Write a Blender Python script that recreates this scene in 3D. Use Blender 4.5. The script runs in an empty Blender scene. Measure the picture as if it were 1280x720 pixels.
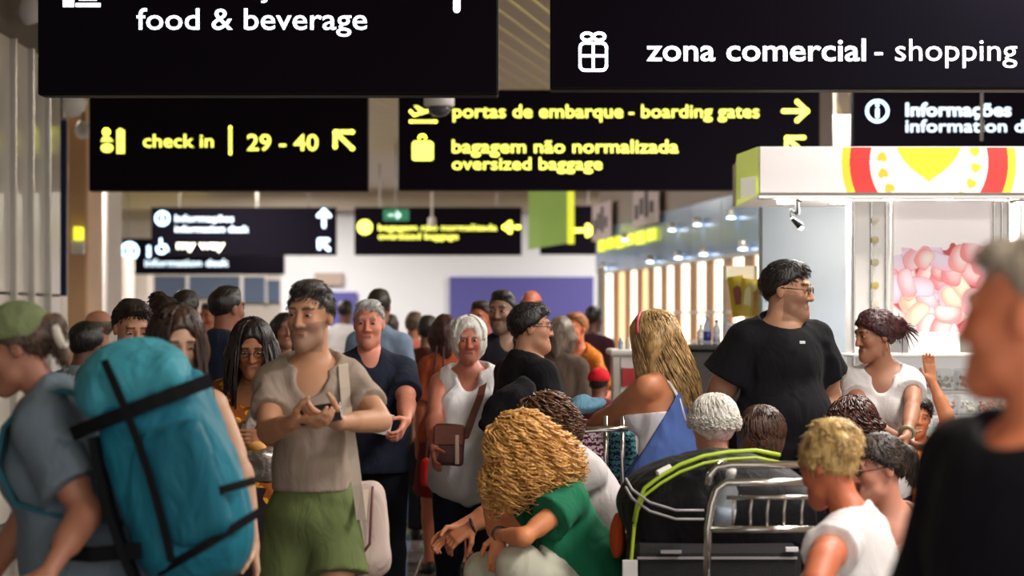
import bpy, math, random
import numpy as np
from mathutils import Vector, Matrix

random.seed(7)
RNG = np.random.RandomState(11)
F = 2500.0            # focal length in pixels of a 1280 px wide frame
CAMZ = 1.62
HOR = 395.0           # picture row of the horizon
scene = bpy.context.scene
COL = scene.collection

# ------------------------------------------------------------------ camera
cam_d = bpy.data.cameras.new('camera'); cam = bpy.data.objects.new('camera', cam_d); COL.objects.link(cam)
cam.location = (0, 0, CAMZ); cam.rotation_euler = (math.radians(90), 0, 0)
cam_d.sensor_width = 36; cam_d.lens = 36 * F / 1280; cam_d.shift_y = (HOR - 360) / 1280
cam_d.clip_end = 200
cam_d.dof.use_dof = True; cam_d.dof.focus_distance = 8.5; cam_d.dof.aperture_fstop = 2.4
scene.camera = cam
# ------------------------------------------------------------------ world, exposure
w = bpy.data.worlds.new('world'); scene.world = w; w.use_nodes = True
bg = w.node_tree.nodes['Background']; bg.inputs[0].default_value = (1.0, 0.97, 0.95, 1); bg.inputs[1].default_value = 1.0
scene.view_settings.view_transform = 'Standard'; scene.view_settings.look = 'None'
scene.view_settings.gamma = 1; scene.view_settings.use_curve_mapping = False
scene.view_settings.exposure = 0.75
# ------------------------------------------------------------------ ceiling lamps of the hall (light + fitting)
LAMPS = [(x, y) for y in (1.5, 5.5, 9.5, 14.0, 20.0, 26.0, 32.0, 38.5) for x in (-4.6, 2.9)]
LAMP_W = {1.5: 80, 5.5: 130, 9.5: 150, 14.0: 170, 20.0: 200, 26.0: 220, 32.0: 240, 38.5: 240}
CEIL = 4.2

# ------------------------------------------------------------------ helpers
def at(px, py, Y):
    return Vector(((px - 640) / F * Y, Y, CAMZ + (HOR - py) / F * Y))

def srgb(c):
    if isinstance(c, str):
        c = c.lstrip('#'); c = tuple(int(c[i:i+2], 16) / 255 for i in (0, 2, 4))
    return tuple((v / 12.92 if v <= .04045 else ((v + .055) / 1.055) ** 2.4) for v in c)

MATS = {}
def nodes_of(name):
    m = bpy.data.materials.new(name); m.use_nodes = True
    nt = m.node_tree; b = nt.nodes['Principled BSDF']
    return m, nt, b

def mat(name, col, rough=.5, metal=0, emit=0, emitcol=None, alpha=1, trans=0, bump=0, bscale=40, var=.06, coat=0, spec=.5):
    key = ('p', name, col, rough, metal, emit, emitcol, alpha, trans, bump, bscale, var, spec)
    if key in MATS: return MATS[key]
    m, nt, b = nodes_of(name); c = srgb(col)
    N = nt.nodes; L = nt.links
    tc = N.new('ShaderNodeTexCoord'); nz = N.new('ShaderNodeTexNoise'); nz.inputs['Scale'].default_value = 3.5; nz.inputs['Detail'].default_value = 5
    L.new(tc.outputs['Object'], nz.inputs['Vector'])
    mx = N.new('ShaderNodeMix'); mx.data_type = 'RGBA'
    mx.inputs['A'].default_value = (*[max(0, v * (1 - var)) for v in c], 1); mx.inputs['B'].default_value = (*[min(1, v * (1 + var)) for v in c], 1)
    L.new(nz.outputs['Fac'], mx.inputs['Factor']); L.new(mx.outputs['Result'], b.inputs['Base Color'])
    b.inputs['Roughness'].default_value = rough; b.inputs['Metallic'].default_value = metal
    b.inputs['Transmission Weight'].default_value = trans; b.inputs['Specular IOR Level'].default_value = spec; b.inputs['Coat Weight'].default_value = coat
    if emit:
        b.inputs['Emission Color'].default_value = (*srgb(emitcol or col), 1); b.inputs['Emission Strength'].default_value = emit
    if alpha < 1: b.inputs['Alpha'].default_value = alpha
    if bump:
        n2 = N.new('ShaderNodeTexNoise'); n2.inputs['Scale'].default_value = bscale; n2.inputs['Detail'].default_value = 6
        bp = N.new('ShaderNodeBump'); bp.inputs['Strength'].default_value = bump; bp.inputs['Distance'].default_value = .01
        L.new(tc.outputs['Object'], n2.inputs['Vector']); L.new(n2.outputs['Fac'], bp.inputs['Height']); L.new(bp.outputs['Normal'], b.inputs['Normal'])
    MATS[key] = m; return m

def cloth(col, rough=.85, pattern=None, col2=None, wr=.5, scale=1.0):
    key = ('c', col, rough, pattern, col2, wr, scale)
    if key in MATS: return MATS[key]
    m, nt, b = nodes_of('cloth'); N = nt.nodes; L = nt.links
    tc = N.new('ShaderNodeTexCoord')
    c = srgb(col)
    nz = N.new('ShaderNodeTexNoise'); nz.inputs['Scale'].default_value = 6; nz.inputs['Detail'].default_value = 4
    L.new(tc.outputs['Object'], nz.inputs['Vector'])
    mx = N.new('ShaderNodeMix'); mx.data_type = 'RGBA'
    mx.inputs['A'].default_value = (*[v * .9 for v in c], 1); mx.inputs['B'].default_value = (*[min(1, v * 1.08) for v in c], 1)
    L.new(nz.outputs['Fac'], mx.inputs['Factor']); out = mx.outputs['Result']
    if pattern:
        if pattern == 'floral':
            v = N.new('ShaderNodeTexVoronoi'); v.inputs['Scale'].default_value = 26 * scale; L.new(tc.outputs['Object'], v.inputs['Vector'])
            r = N.new('ShaderNodeValToRGB'); r.color_ramp.interpolation = 'CONSTANT'
            r.color_ramp.elements[0].color = (1, 1, 1, 1); r.color_ramp.elements[1].color = (0, 0, 0, 1); r.color_ramp.elements[1].position = .38
            L.new(v.outputs['Distance'], r.inputs[0]); f = r.outputs[0]
        else:
            wv = N.new('ShaderNodeTexWave'); wv.wave_type = 'BANDS'; wv.bands_direction = 'Z' if pattern == 'zigzag' else 'X'
            wv.inputs['Scale'].default_value = 12 * scale; wv.inputs['Distortion'].default_value = 7 if pattern == 'zigzag' else .4; wv.inputs['Detail Scale'].default_value = 6
            L.new(tc.outputs['Object'], wv.inputs['Vector'])
            r = N.new('ShaderNodeValToRGB'); r.color_ramp.interpolation = 'CONSTANT'
            r.color_ramp.elements[0].color = (0, 0, 0, 1); r.color_ramp.elements[1].color = (1, 1, 1, 1); r.color_ramp.elements[1].position = .5
            L.new(wv.outputs['Fac'], r.inputs[0]); f = r.outputs[0]
        m2 = N.new('ShaderNodeMix'); m2.data_type = 'RGBA'
        L.new(f, m2.inputs['Factor']); L.new(out, m2.inputs['A']); m2.inputs['B'].default_value = (*srgb(col2), 1); out = m2.outputs['Result']
    L.new(out, b.inputs['Base Color']); b.inputs['Roughness'].default_value = rough; b.inputs['Sheen Weight'].default_value = .02
    b.inputs['Specular IOR Level'].default_value = .12
    n2 = N.new('ShaderNodeTexNoise'); n2.inputs['Scale'].default_value = 9; n2.inputs['Detail'].default_value = 5; n2.inputs['Distortion'].default_value = 1.2
    mp = N.new('ShaderNodeMapping'); mp.inputs['Scale'].default_value = (1, 1, .45)
    L.new(tc.outputs['Object'], mp.inputs['Vector']); L.new(mp.outputs[0], n2.inputs['Vector'])
    bp = N.new('ShaderNodeBump'); bp.inputs['Strength'].default_value = wr; bp.inputs['Distance'].default_value = .03
    L.new(n2.outputs['Fac'], bp.inputs['Height']); L.new(bp.outputs['Normal'], b.inputs['Normal'])
    MATS[key] = m; return m

def hairmat(c1, c2, bump=.7):
    key = ('h', c1, c2, bump)
    if key in MATS: return MATS[key]
    m, nt, b = nodes_of('hair'); N = nt.nodes; L = nt.links
    tc = N.new('ShaderNodeTexCoord'); mp = N.new('ShaderNodeMapping'); mp.inputs['Scale'].default_value = (1, 1, .12)
    nz = N.new('ShaderNodeTexNoise'); nz.inputs['Scale'].default_value = 130; nz.inputs['Detail'].default_value = 3
    L.new(tc.outputs['Object'], mp.inputs['Vector']); L.new(mp.outputs[0], nz.inputs['Vector'])
    n3 = N.new('ShaderNodeTexNoise'); n3.inputs['Scale'].default_value = 22; L.new(tc.outputs['Object'], n3.inputs['Vector'])
    ad = N.new('ShaderNodeMath'); ad.operation = 'MULTIPLY_ADD'; ad.inputs[1].default_value = .6
    sc = N.new('ShaderNodeMath'); sc.operation = 'MULTIPLY'; sc.inputs[1].default_value = .45
    L.new(n3.outputs['Fac'], sc.inputs[0]); L.new(nz.outputs['Fac'], ad.inputs[0]); L.new(sc.outputs[0], ad.inputs[2])
    r = N.new('ShaderNodeValToRGB'); r.color_ramp.elements[0].position = .38; r.color_ramp.elements[1].position = .68
    r.color_ramp.elements[0].color = (*srgb(c1), 1); r.color_ramp.elements[1].color = (*srgb(c2), 1)
    L.new(ad.outputs[0], r.inputs[0]); L.new(r.outputs[0], b.inputs['Base Color'])
    b.inputs['Roughness'].default_value = .42; b.inputs['Specular IOR Level'].default_value = .45
    bp = N.new('ShaderNodeBump'); bp.inputs['Strength'].default_value = bump; bp.inputs['Distance'].default_value = .006
    L.new(nz.outputs['Fac'], bp.inputs['Height']); L.new(bp.outputs['Normal'], b.inputs['Normal'])
    MATS[key] = m; return m

def colmat(name, emit=0, rough=.5, sss=0):
    key = ('a', name, emit, rough)
    if key in MATS: return MATS[key]
    m, nt, b = nodes_of(name); N = nt.nodes; L = nt.links
    a = N.new('ShaderNodeAttribute'); a.attribute_name = 'Col'
    L.new(a.outputs['Color'], b.inputs['Base Color']); b.inputs['Roughness'].default_value = rough
    if emit:
        L.new(a.outputs['Color'], b.inputs['Emission Color']); b.inputs['Emission Strength'].default_value = emit
    if sss:
        b.inputs['Subsurface Weight'].default_value = sss; b.inputs['Subsurface Radius'].default_value = (.012, .005, .003); b.inputs['Subsurface Scale'].default_value = 1
        nz = N.new('ShaderNodeTexNoise'); nz.inputs['Scale'].default_value = 160; tc = N.new('ShaderNodeTexCoord'); L.new(tc.outputs['Object'], nz.inputs['Vector'])
        bp = N.new('ShaderNodeBump'); bp.inputs['Strength'].default_value = .15; bp.inputs['Distance'].default_value = .003
        L.new(nz.outputs['Fac'], bp.inputs['Height']); L.new(bp.outputs['Normal'], b.inputs['Normal'])
    MATS[key] = m; return m

def add_mesh(name, V, Fc, material, parent=None, smooth=False, cols=None, matidx=None, mats=None):
    """V in world coordinates when the parent is None or has ['_w']; person parts arrive already local."""
    me = bpy.data.meshes.new(name)
    V = np.asarray(V, dtype=np.float32)
    if isinstance(Fc, np.ndarray) and Fc.ndim == 2:
        nf, k = Fc.shape
        me.vertices.add(len(V)); me.vertices.foreach_set('co', V.ravel())
        me.loops.add(nf * k); me.loops.foreach_set('vertex_index', Fc.astype(np.int32).ravel())
        me.polygons.add(nf); me.polygons.foreach_set('loop_start', np.arange(0, nf * k, k, dtype=np.int32))
        me.update(calc_edges=True)
    else:
        me.from_pydata([tuple(map(float, v)) for v in V], [], [tuple(int(i) for i in f) for f in Fc]); me.update()
    for mm in (mats or [material]): me.materials.append(mm)
    if matidx is not None: me.polygons.foreach_set('material_index', np.asarray(matidx, dtype=np.int32))
    if smooth: me.polygons.foreach_set('use_smooth', np.ones(len(me.polygons), dtype=bool))
    if cols is not None:
        at_ = me.color_attributes.new('Col', 'FLOAT_COLOR', 'POINT')
        c4 = np.ones((len(V), 4), dtype=np.float32); c4[:, :3] = cols
        at_.data.foreach_set('color', c4.ravel())
    o = bpy.data.objects.new(name, me); COL.objects.link(o)
    if parent is not None: o.parent = parent
    return o

def tag(o, label=None, cat=None, group=None, kind=None):
    if label: o['label'] = label
    if cat: o['category'] = cat
    if group: o['group'] = group
    if kind: o['kind'] = kind
    return o

ROOTS = {}
def empty(name, loc, label=None, cat=None, rz=0, group=None, kind=None):
    o = bpy.data.objects.new(name, None); COL.objects.link(o); o.location = loc; o.rotation_euler = (0, 0, rz)
    o.empty_display_size = .1
    ROOTS[o.name] = (Matrix.Translation(Vector(loc)) @ Matrix.Rotation(rz, 4, 'Z')).inverted()
    return tag(o, label, cat, group, kind)

class MB:
    """collects shapes in world coordinates; build() makes one mesh object"""
    def __init__(s): s.v = []; s.f = []
    def raw(s, V, Fc):
        n = len(s.v); s.v += [Vector(v) for v in V]; s.f += [tuple(i + n for i in f) for f in Fc]; return s
    def box(s, x0, x1, y0, y1, z0, z1, bev=0, M=None):
        if bev <= 0:
            V = [(x, y, z) for z in (z0, z1) for y in (y0, y1) for x in (x0, x1)]
            Fc = [(0, 2, 3, 1), (4, 5, 7, 6), (0, 1, 5, 4), (2, 6, 7, 3), (0, 4, 6, 2), (1, 3, 7, 5)]
        else:
            b = min(bev, (x1 - x0) * .45, (y1 - y0) * .45, (z1 - z0) * .45)
            V = []
            for (z, i) in ((z0, b), (z0 + b, 0), (z1 - b, 0), (z1, b)):
                for (x, y) in ((x0 + b, y0 + i), (x1 - b, y0 + i), (x1 - i, y0 + b), (x1 - i, y1 - b), (x1 - b, y1 - i), (x0 + b, y1 - i), (x0 + i, y1 - b), (x0 + i, y0 + b)):
                    V.append((x, y, z))
            Fc = [tuple(range(7, -1, -1)), tuple(range(24, 32))]
            for r in range(3):
                for k in range(8):
                    a = r * 8 + k; c = r * 8 + (k + 1) % 8; Fc.append((a, c, c + 8, a + 8))
        if M is not None: V = [M @ Vector(v) for v in V]
        return s.raw(V, Fc)
    def tube(s, pts, r, n=8, closed=False):
        pts = [Vector(p) for p in pts]; m = len(pts); V = []; rr = r if isinstance(r, (list, tuple)) else [r] * m
        up = Vector((0, 0, 1)); prev = None
        for i, p in enumerate(pts):
            a = pts[(i - 1) % m] if (closed or i > 0) else p; b = pts[(i + 1) % m] if (closed or i < m - 1) else p
            d = (b - a).normalized() if (b - a).length > 1e-9 else Vector((0, 0, 1))
            if prev is None:
                u = d.cross(up)
                if u.length < .05: u = d.cross(Vector((1, 0, 0)))
            else: u = prev - d * prev.dot(d)
            u.normalize(); prev = u; v = d.cross(u)
            for k in range(n):
                t = 2 * math.pi * k / n; V.append(p + (u * math.cos(t) + v * math.sin(t)) * rr[i])
        Fc = []
        for i in range(m if closed else m - 1):
            for k in range(n):
                j = (i + 1) % m; Fc.append((i * n + k, i * n + (k + 1) % n, j * n + (k + 1) % n, j * n + k))
        if not closed: Fc += [tuple(range(n - 1, -1, -1)), tuple((m - 1) * n + k for k in range(n))]
        return s.raw(V, Fc)
    def lathe(s, prof, n=16, M=None):
        V = []; Fc = []
        for (r, z) in prof:
            for k in range(n):
                t = 2 * math.pi * k / n; V.append(Vector((r * math.cos(t), r * math.sin(t), z)))
        for i in range(len(prof) - 1):
            for k in range(n): Fc.append((i * n + k, i * n + (k + 1) % n, (i + 1) * n + (k + 1) % n, (i + 1) * n + k))
        Fc += [tuple(range(n - 1, -1, -1)), tuple((len(prof) - 1) * n + k for k in range(n))]
        if M is not None: V = [M @ v for v in V]
        return s.raw(V, Fc)
    def build(s, name, material, parent=None, smooth=False, label=None, cat=None, group=None, kind=None):
        V = s.v
        if parent is not None:
            M = ROOTS.get(parent.name)
            if M is None: M = ROOTS.get(parent.parent.name) if parent.parent else Matrix()
            V = [M @ v for v in V]
        o = add_mesh(name, [tuple(v) for v in V], s.f, material, parent, smooth)
        return tag(o, label, cat, group, kind)

def copy_obj(o, loc, parent=None):
    c = o.copy(); COL.objects.link(c); c.location = loc
    if parent is not None: c.parent = parent
    return c

# ------------------------------------------------------------------ implicit surfaces
LAT = RNG.rand(32, 32, 32).astype(np.float32)
def vnoise(P):
    I = np.floor(P).astype(np.int64); f = (P - I).astype(np.float32); f = f * f * (3 - 2 * f)
    I &= 31; J = (I + 1) & 31
    x0, y0, z0 = I.T; x1, y1, z1 = J.T; fx, fy, fz = f.T
    a = LAT[x0, y0, z0] * (1 - fx) + LAT[x1, y0, z0] * fx; b = LAT[x0, y1, z0] * (1 - fx) + LAT[x1, y1, z0] * fx
    c = LAT[x0, y0, z1] * (1 - fx) + LAT[x1, y0, z1] * fx; d = LAT[x0, y1, z1] * (1 - fx) + LAT[x1, y1, z1] * fx
    a = a * (1 - fy) + b * fy; c = c * (1 - fy) + d * fy
    return a * (1 - fz) + c * fz

def axis(lo, hi, fine, hf, hc):
    out = [lo]; p = lo
    while p < hi:
        h = hf if any(a - hc * .5 <= p <= b for a, b in fine) else hc
        p += h; out.append(p)
    return np.array(out, dtype=np.float32)

def nets(D, xs, ys, zs):
    S = D < 0
    nx, ny, nz = D.shape
    cnt = np.zeros((nx - 1, ny - 1, nz - 1), dtype=np.int8)
    for i in (0, 1):
        for j in (0, 1):
            for k in (0, 1): cnt += S[i:nx - 1 + i, j:ny - 1 + j, k:nz - 1 + k]
    act = (cnt > 0) & (cnt < 8); I, J, K = np.nonzero(act)
    idx = -np.ones(act.shape, dtype=np.int64); idx[I, J, K] = np.arange(len(I))
    acc = np.zeros((len(I), 3)); num = np.zeros(len(I))
    C = [(i, j, k) for i in (0, 1) for j in (0, 1) for k in (0, 1)]
    for a in C:
        for ax in range(3):
            if a[ax]: continue
            b = list(a); b[ax] = 1
            fa = D[I + a[0], J + a[1], K + a[2]]; fb = D[I + b[0], J + b[1], K + b[2]]
            m = (fa < 0) != (fb < 0); t = np.where(m, fa / np.where(m, fa - fb, 1), 0)
            p = np.stack([xs[I + a[0]] + 0., ys[J + a[1]] + 0., zs[K + a[2]] + 0.], 1)
            q = np.stack([xs[I + b[0]], ys[J + b[1]], zs[K + b[2]]], 1)
            acc += np.where(m[:, None], p + (q - p) * t[:, None], 0); num += m
    V = acc / num[:, None]
    quads = []
    Sx = S[:-1] != S[1:]; i, j, k = np.nonzero(Sx[:, 1:-1, 1:-1]); j += 1; k += 1
    q = np.stack([idx[i, j - 1, k - 1], idx[i, j, k - 1], idx[i, j, k], idx[i, j - 1, k]], 1); fl = S[i, j, k]; quads.append(np.where(fl[:, None], q, q[:, ::-1]))
    Sy = S[:, :-1] != S[:, 1:]; i, j, k = np.nonzero(Sy[1:-1, :, 1:-1]); i += 1; k += 1
    q = np.stack([idx[i - 1, j, k - 1], idx[i, j, k - 1], idx[i, j, k], idx[i - 1, j, k]], 1); fl = S[i, j, k]; quads.append(np.where(fl[:, None], q[:, ::-1], q))
    Sz = S[:, :, :-1] != S[:, :, 1:]; i, j, k = np.nonzero(Sz[1:-1, 1:-1, :]); i += 1; j += 1
    q = np.stack([idx[i - 1, j - 1, k], idx[i, j - 1, k], idx[i, j, k], idx[i - 1, j, k]], 1); fl = S[i, j, k]; quads.append(np.where(fl[:, None], q, q[:, ::-1]))
    return V, np.concatenate(quads)

def A3(v): return np.array(v, dtype=np.float64)

class Vol:
    """list of primitives: ('c',a,b,ra,rb,cap) rounded cone, ('e',centre,frame rows,radii) ellipsoid, ('b',centre,frame,half,round) box"""
    def __init__(s): s.p = []
    def c(s, a, b, ra, rb, k=.03, cap=None, neg=False): s.p.append(('c', A3(a), A3(b), ra, rb, k, cap, neg)); return s
    def e(s, c, fr, r, k=.03, neg=False): s.p.append(('e', A3(c), fr, A3(r), 0, k, None, neg)); return s
    def b(s, c, fr, h, rnd=.01, k=.02, neg=False): s.p.append(('b', A3(c), fr, A3(h), rnd, k, None, neg)); return s
    def bounds(s, inf=0):
        lo = A3((9, 9, 9)); hi = -lo
        for p in s.p:
            if p[7]: continue
            if p[0] == 'c':
                r = max(p[3], p[4]) + inf; lo = np.minimum(lo, np.minimum(p[1], p[2]) - r); hi = np.maximum(hi, np.maximum(p[1], p[2]) + r)
            else:
                ext = np.abs(p[2].T) @ (p[3] + inf); lo = np.minimum(lo, p[1] - ext); hi = np.maximum(hi, p[1] + ext)
        return lo, hi
    def mesh(s, hf, hc=None, fine=None, inf=0, clips=(), disp=None, region=None):
        hc = hc or hf
        lo, hi = s.bounds(inf); lo = lo - 2.5 * hc - .012; hi = hi + 2.5 * hc + .012
        if region is not None: lo = np.maximum(lo, region[0]); hi = np.minimum(hi, region[1])
        fx, fy, fz = fine or ([], [], [])
        if fine is None: fx = fy = fz = [(-9, 9)]
        xs, ys, zs = axis(lo[0], hi[0], fx, hf, hc), axis(lo[1], hi[1], fy, hf, hc), axis(lo[2], hi[2], fz, hf, hc)
        BIG = .09
        D = np.full((len(xs), len(ys), len(zs)), BIG, dtype=np.float32)
        for p in s.p:
            pad = p[5] + .03 + inf
            if p[0] == 'c': r = max(p[3], p[4]) + pad; l = np.minimum(p[1], p[2]) - r; h = np.maximum(p[1], p[2]) + r
            else: ext = np.abs(p[2].T) @ (p[3] + pad); l = p[1] - ext; h = p[1] + ext
            i0, i1 = np.searchsorted(xs, (l[0], h[0])); j0, j1 = np.searchsorted(ys, (l[1], h[1])); k0, k1 = np.searchsorted(zs, (l[2], h[2]))
            if i1 <= i0 or j1 <= j0 or k1 <= k0: continue
            X = xs[i0:i1, None, None]; Y = ys[None, j0:j1, None]; Z = zs[None, None, k0:k1]
            if p[0] == 'c':
                a, b = p[1], p[2]; ab = b - a; L2 = max(float(ab @ ab), 1e-9)
                t = ((X - a[0]) * ab[0] + (Y - a[1]) * ab[1] + (Z - a[2]) * ab[2]) / L2; tc = np.clip(t, 0, 1)
                d = np.sqrt((X - a[0] - tc * ab[0]) ** 2 + (Y - a[1] - tc * ab[1]) ** 2 + (Z - a[2] - tc * ab[2]) ** 2) - (p[3] + inf + (p[4] - p[3]) * tc)
                if p[6]: d = np.maximum(d, (t - 1) * math.sqrt(L2))
            else:
                fr = p[2]; q = [(X - p[1][0]) * fr[n][0] + (Y - p[1][1]) * fr[n][1] + (Z - p[1][2]) * fr[n][2] for n in range(3)]
                if p[0] == 'e':
                    r = p[3] + inf
                    k0_ = np.sqrt((q[0] / r[0]) ** 2 + (q[1] / r[1]) ** 2 + (q[2] / r[2]) ** 2)
                    k1_ = np.sqrt((q[0] / r[0] ** 2) ** 2 + (q[1] / r[1] ** 2) ** 2 + (q[2] / r[2] ** 2) ** 2) + 1e-6
                    d = k0_ * (k0_ - 1) / k1_
                else:
                    hh = p[3] - p[4] + inf
                    g = [np.abs(q[n]) - hh[n] for n in range(3)]
                    d = np.sqrt(sum(np.maximum(v, 0) ** 2 for v in g)) + np.minimum(np.maximum(np.maximum(g[0], g[1]), g[2]), 0) - p[4]
            S = D[i0:i1, j0:j1, k0:k1]; k = p[5]
            if p[7]:
                d = -d; hmix = np.maximum(k - np.abs(S - d), 0) / k; D[i0:i1, j0:j1, k0:k1] = np.maximum(S, d) + hmix * hmix * k * .25
            else:
                hmix = np.maximum(k - np.abs(S - d), 0) / k; D[i0:i1, j0:j1, k0:k1] = np.minimum(np.minimum(S, d) - hmix * hmix * k * .25, BIG)
        if disp is not None:
            I = np.nonzero(np.abs(D) < .035); P = np.stack([xs[I[0]], ys[I[1]], zs[I[2]]], 1); D[I] -= disp(P)
        for cl in clips:
            D = np.maximum(D, cl(xs[:, None, None], ys[None, :, None], zs[None, None, :]))
        D[0] = D[-1] = BIG; D[:, 0] = D[:, -1] = BIG; D[:, :, 0] = D[:, :, -1] = BIG
        return nets(D, xs, ys, zs)

def frame(yaw=0, pitch=0, roll=0):
    """rows: left, forward, up for someone facing -Y; yaw>0 to own left, pitch>0 down, roll>0 toward own left (degrees)"""
    y, p, r = map(math.radians, (yaw, pitch, roll))
    f0 = A3((math.sin(y), -math.cos(y), 0)); l0 = A3((math.cos(y), math.sin(y), 0)); u0 = A3((0, 0, 1))
    f = f0 * math.cos(p) - u0 * math.sin(p); u = u0 * math.cos(p) + f0 * math.sin(p)
    l = l0 * math.cos(r) - u * math.sin(r); u = u * math.cos(r) + l0 * math.sin(r)
    return np.stack([l, f, u])
ID = np.eye(3)

def plane(n, d):
    """keep the side where n.p < d"""
    n = A3(n)
    return lambda X, Y, Z: (X * n[0] + Y * n[1] + Z * n[2] - d).astype(np.float32)
def plane_at(n, p): n = A3(n); n = n / np.linalg.norm(n); return plane(n, float(n @ A3(p)))

def folds(amp, fx=9., fz=4., seed=0.):
    def f(P):
        Q = P * A3((fx, fx, fz)) + seed; wv = vnoise(P * 5 + seed + 7) * 2.5
        n1 = vnoise(Q + wv[:, None]); n2 = vnoise(Q * 2.1 + 9.3 + wv[:, None] * .7)
        return (amp * ((n1 - .5) * 1.6 + (.5 - np.abs(n2 - .5) * 2) * .5)).astype(np.float32)
    return f

def unit(v): v = A3(v); return v / max(np.linalg.norm(v), 1e-9)
def ik(a, c, L1, L2, pole):
    a = A3(a); c = A3(c); d = c - a; L = np.linalg.norm(d); mx = (L1 + L2) * .995
    if L > mx: c = a + d / L * mx; d = c - a; L = mx
    u = d / L; x = (L1 * L1 - L2 * L2 + L * L) / (2 * L); h = math.sqrt(max(L1 * L1 - x * x, 0))
    p = A3(pole); p = p - u * (p @ u); p = unit(p)
    return a + u * x + p * h, c

def tube_bundle(P, R, n=4):
    """P: (N,S,3) paths, R: (N,S) radii -> verts, quads"""
    N, S, _ = P.shape
    T = np.gradient(P, axis=1); T /= np.linalg.norm(T, axis=2, keepdims=True) + 1e-9
    ref = np.where(np.abs(T[:, :, 2:3]) > .8, A3((1, 0, 0)), A3((0, 0, 1)))
    U = np.cross(T, ref); U /= np.linalg.norm(U, axis=2, keepdims=True) + 1e-9; W = np.cross(T, U)
    ang = np.arange(n) * 2 * math.pi / n
    V = P[:, :, None, :] + R[:, :, None, None] * (U[:, :, None, :] * np.cos(ang)[None, None, :, None] + W[:, :, None, :] * np.sin(ang)[None, None, :, None])
    base = (np.arange(N)[:, None, None] * S + np.arange(S - 1)[None, :, None]) * n
    k = np.arange(n)[None, None, :]; k2 = (k + 1) % n
    q = np.stack([base + k, base + k2, base + n + k2, base + n + k], -1).reshape(-1, 4)
    return V.reshape(-1, 3), q
# ------------------------------------------------------------------ structure
def struct(mb, name, m, label=None, smooth=False):
    o = mb.build(name, m, None, smooth); o['kind'] = 'structure'
    if label: o['label'] = label
    return o
M_steel = mat('brushed_steel', 'bdb8b0', .32, .6, var=.04); M_chrome = mat('chrome', 'c9c6c0', .18, 1.0)
M_white = mat('white_paint', 'dcd9d6', .55, var=.02); M_beige = mat('beige_panel', 'a89c8e', .6); M_dark = mat('sign_housing', '100c0e', .6, var=.1, spec=.15)
M_wood = mat('oak_board', 'd6ac82', .45, bump=.1, bscale=30, var=.18); M_black = mat('black_plastic', '141314', .4)
M_navy = mat('navy_panel', '20264f', .4); M_blue = mat('blue_wall_panel', '4d4a92', .6, var=.04); M_rod = mat('grey_metal_rod', '77736e', .4, .6)

# floor: tiles one by one where the picture shows the floor, material joints beyond
fl = struct(MB().box(-9, 9, -3, 43, -.08, -.012), 'floor', mat('floor_screed', '6b625c', .14, var=.05), 'polished grey stone floor of the concourse')
M_tile = [mat('floor_tile', c, .10, var=.05) for c in ('7a716d', '736a68', '807672')]
tile_me = {}
ti = 0
for ix in range(-6, 4):
    for iy in range(12, 34):
        mi = RNG.randint(3)
        if mi not in tile_me:
            t = MB().box(-.297, .297, -.297, .297, -.02, 0, bev=.003).build('floor_tile', M_tile[mi]); tile_me[mi] = t
            t.location = (ix * .6 + .3, iy * .6 + .3, 0); t.parent = fl
        else: copy_obj(tile_me[mi], (ix * .6 + .3, iy * .6 + .3, 0), fl)

# ceiling: long metal slats running almost along the hall, plenum above given a faint glow to brighten the joints
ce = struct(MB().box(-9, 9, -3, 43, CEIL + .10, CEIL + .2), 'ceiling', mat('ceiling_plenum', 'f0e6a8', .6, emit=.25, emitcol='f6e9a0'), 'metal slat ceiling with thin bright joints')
ang = math.radians(11.3); M_slat = mat('ceiling_slat', 'b0a28c', .45, .1, var=.05)
sl0 = None
for i in range(-52, 54):
    c = Vector((i * .195 * math.cos(ang), 20 + i * .195 * math.sin(ang) * 0, CEIL + .02))
    if sl0 is None:
        sl0 = MB().box(-.083, .083, -24, 24, -.012, .012, bev=.005).build('ceiling_slat', M_slat); sl0.parent = ce; o = sl0
    else: o = copy_obj(sl0, (0, 0, 0), ce)
    o.location = (i * .199 + 0, 20, CEIL + .02); o.rotation_euler = (0, 0, ang * -1)
M_lamp = mat('lamp_diffuser', 'fff4e4', .5, emit=5.0)
for (x, y) in LAMPS:
    e = empty('ceiling_light', (x, y, CEIL - .02), 'long recessed strip light, %s from the camera in the %s row' % (['first', 'second', 'third', 'fourth', 'fifth', 'sixth', 'seventh', 'eighth'][LAMPS.index((x, y)) // 2], 'left' if x < 0 else 'right'), 'ceiling light', group='strip lights in the slat ceiling')
    MB().box(x - .16, x + .16, y - .75, y + .75, CEIL - .035, CEIL + .01, bev=.01).build('housing', M_white, e)
    MB().box(x - .12, x + .12, y - .7, y + .7, CEIL - .042, CEIL - .034).build('diffuser', M_lamp, e)
    ld = bpy.data.lights.new('strip_lamp', 'AREA'); ld.shape = 'RECTANGLE'; ld.size = .9; ld.size_y = 1.6; ld.energy = LAMP_W[y]; ld.color = (1.0, .94, .87)
    lo = bpy.data.objects.new('strip_lamp', ld); COL.objects.link(lo); lo.location = (0, 0, -.06); lo.parent = e

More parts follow.
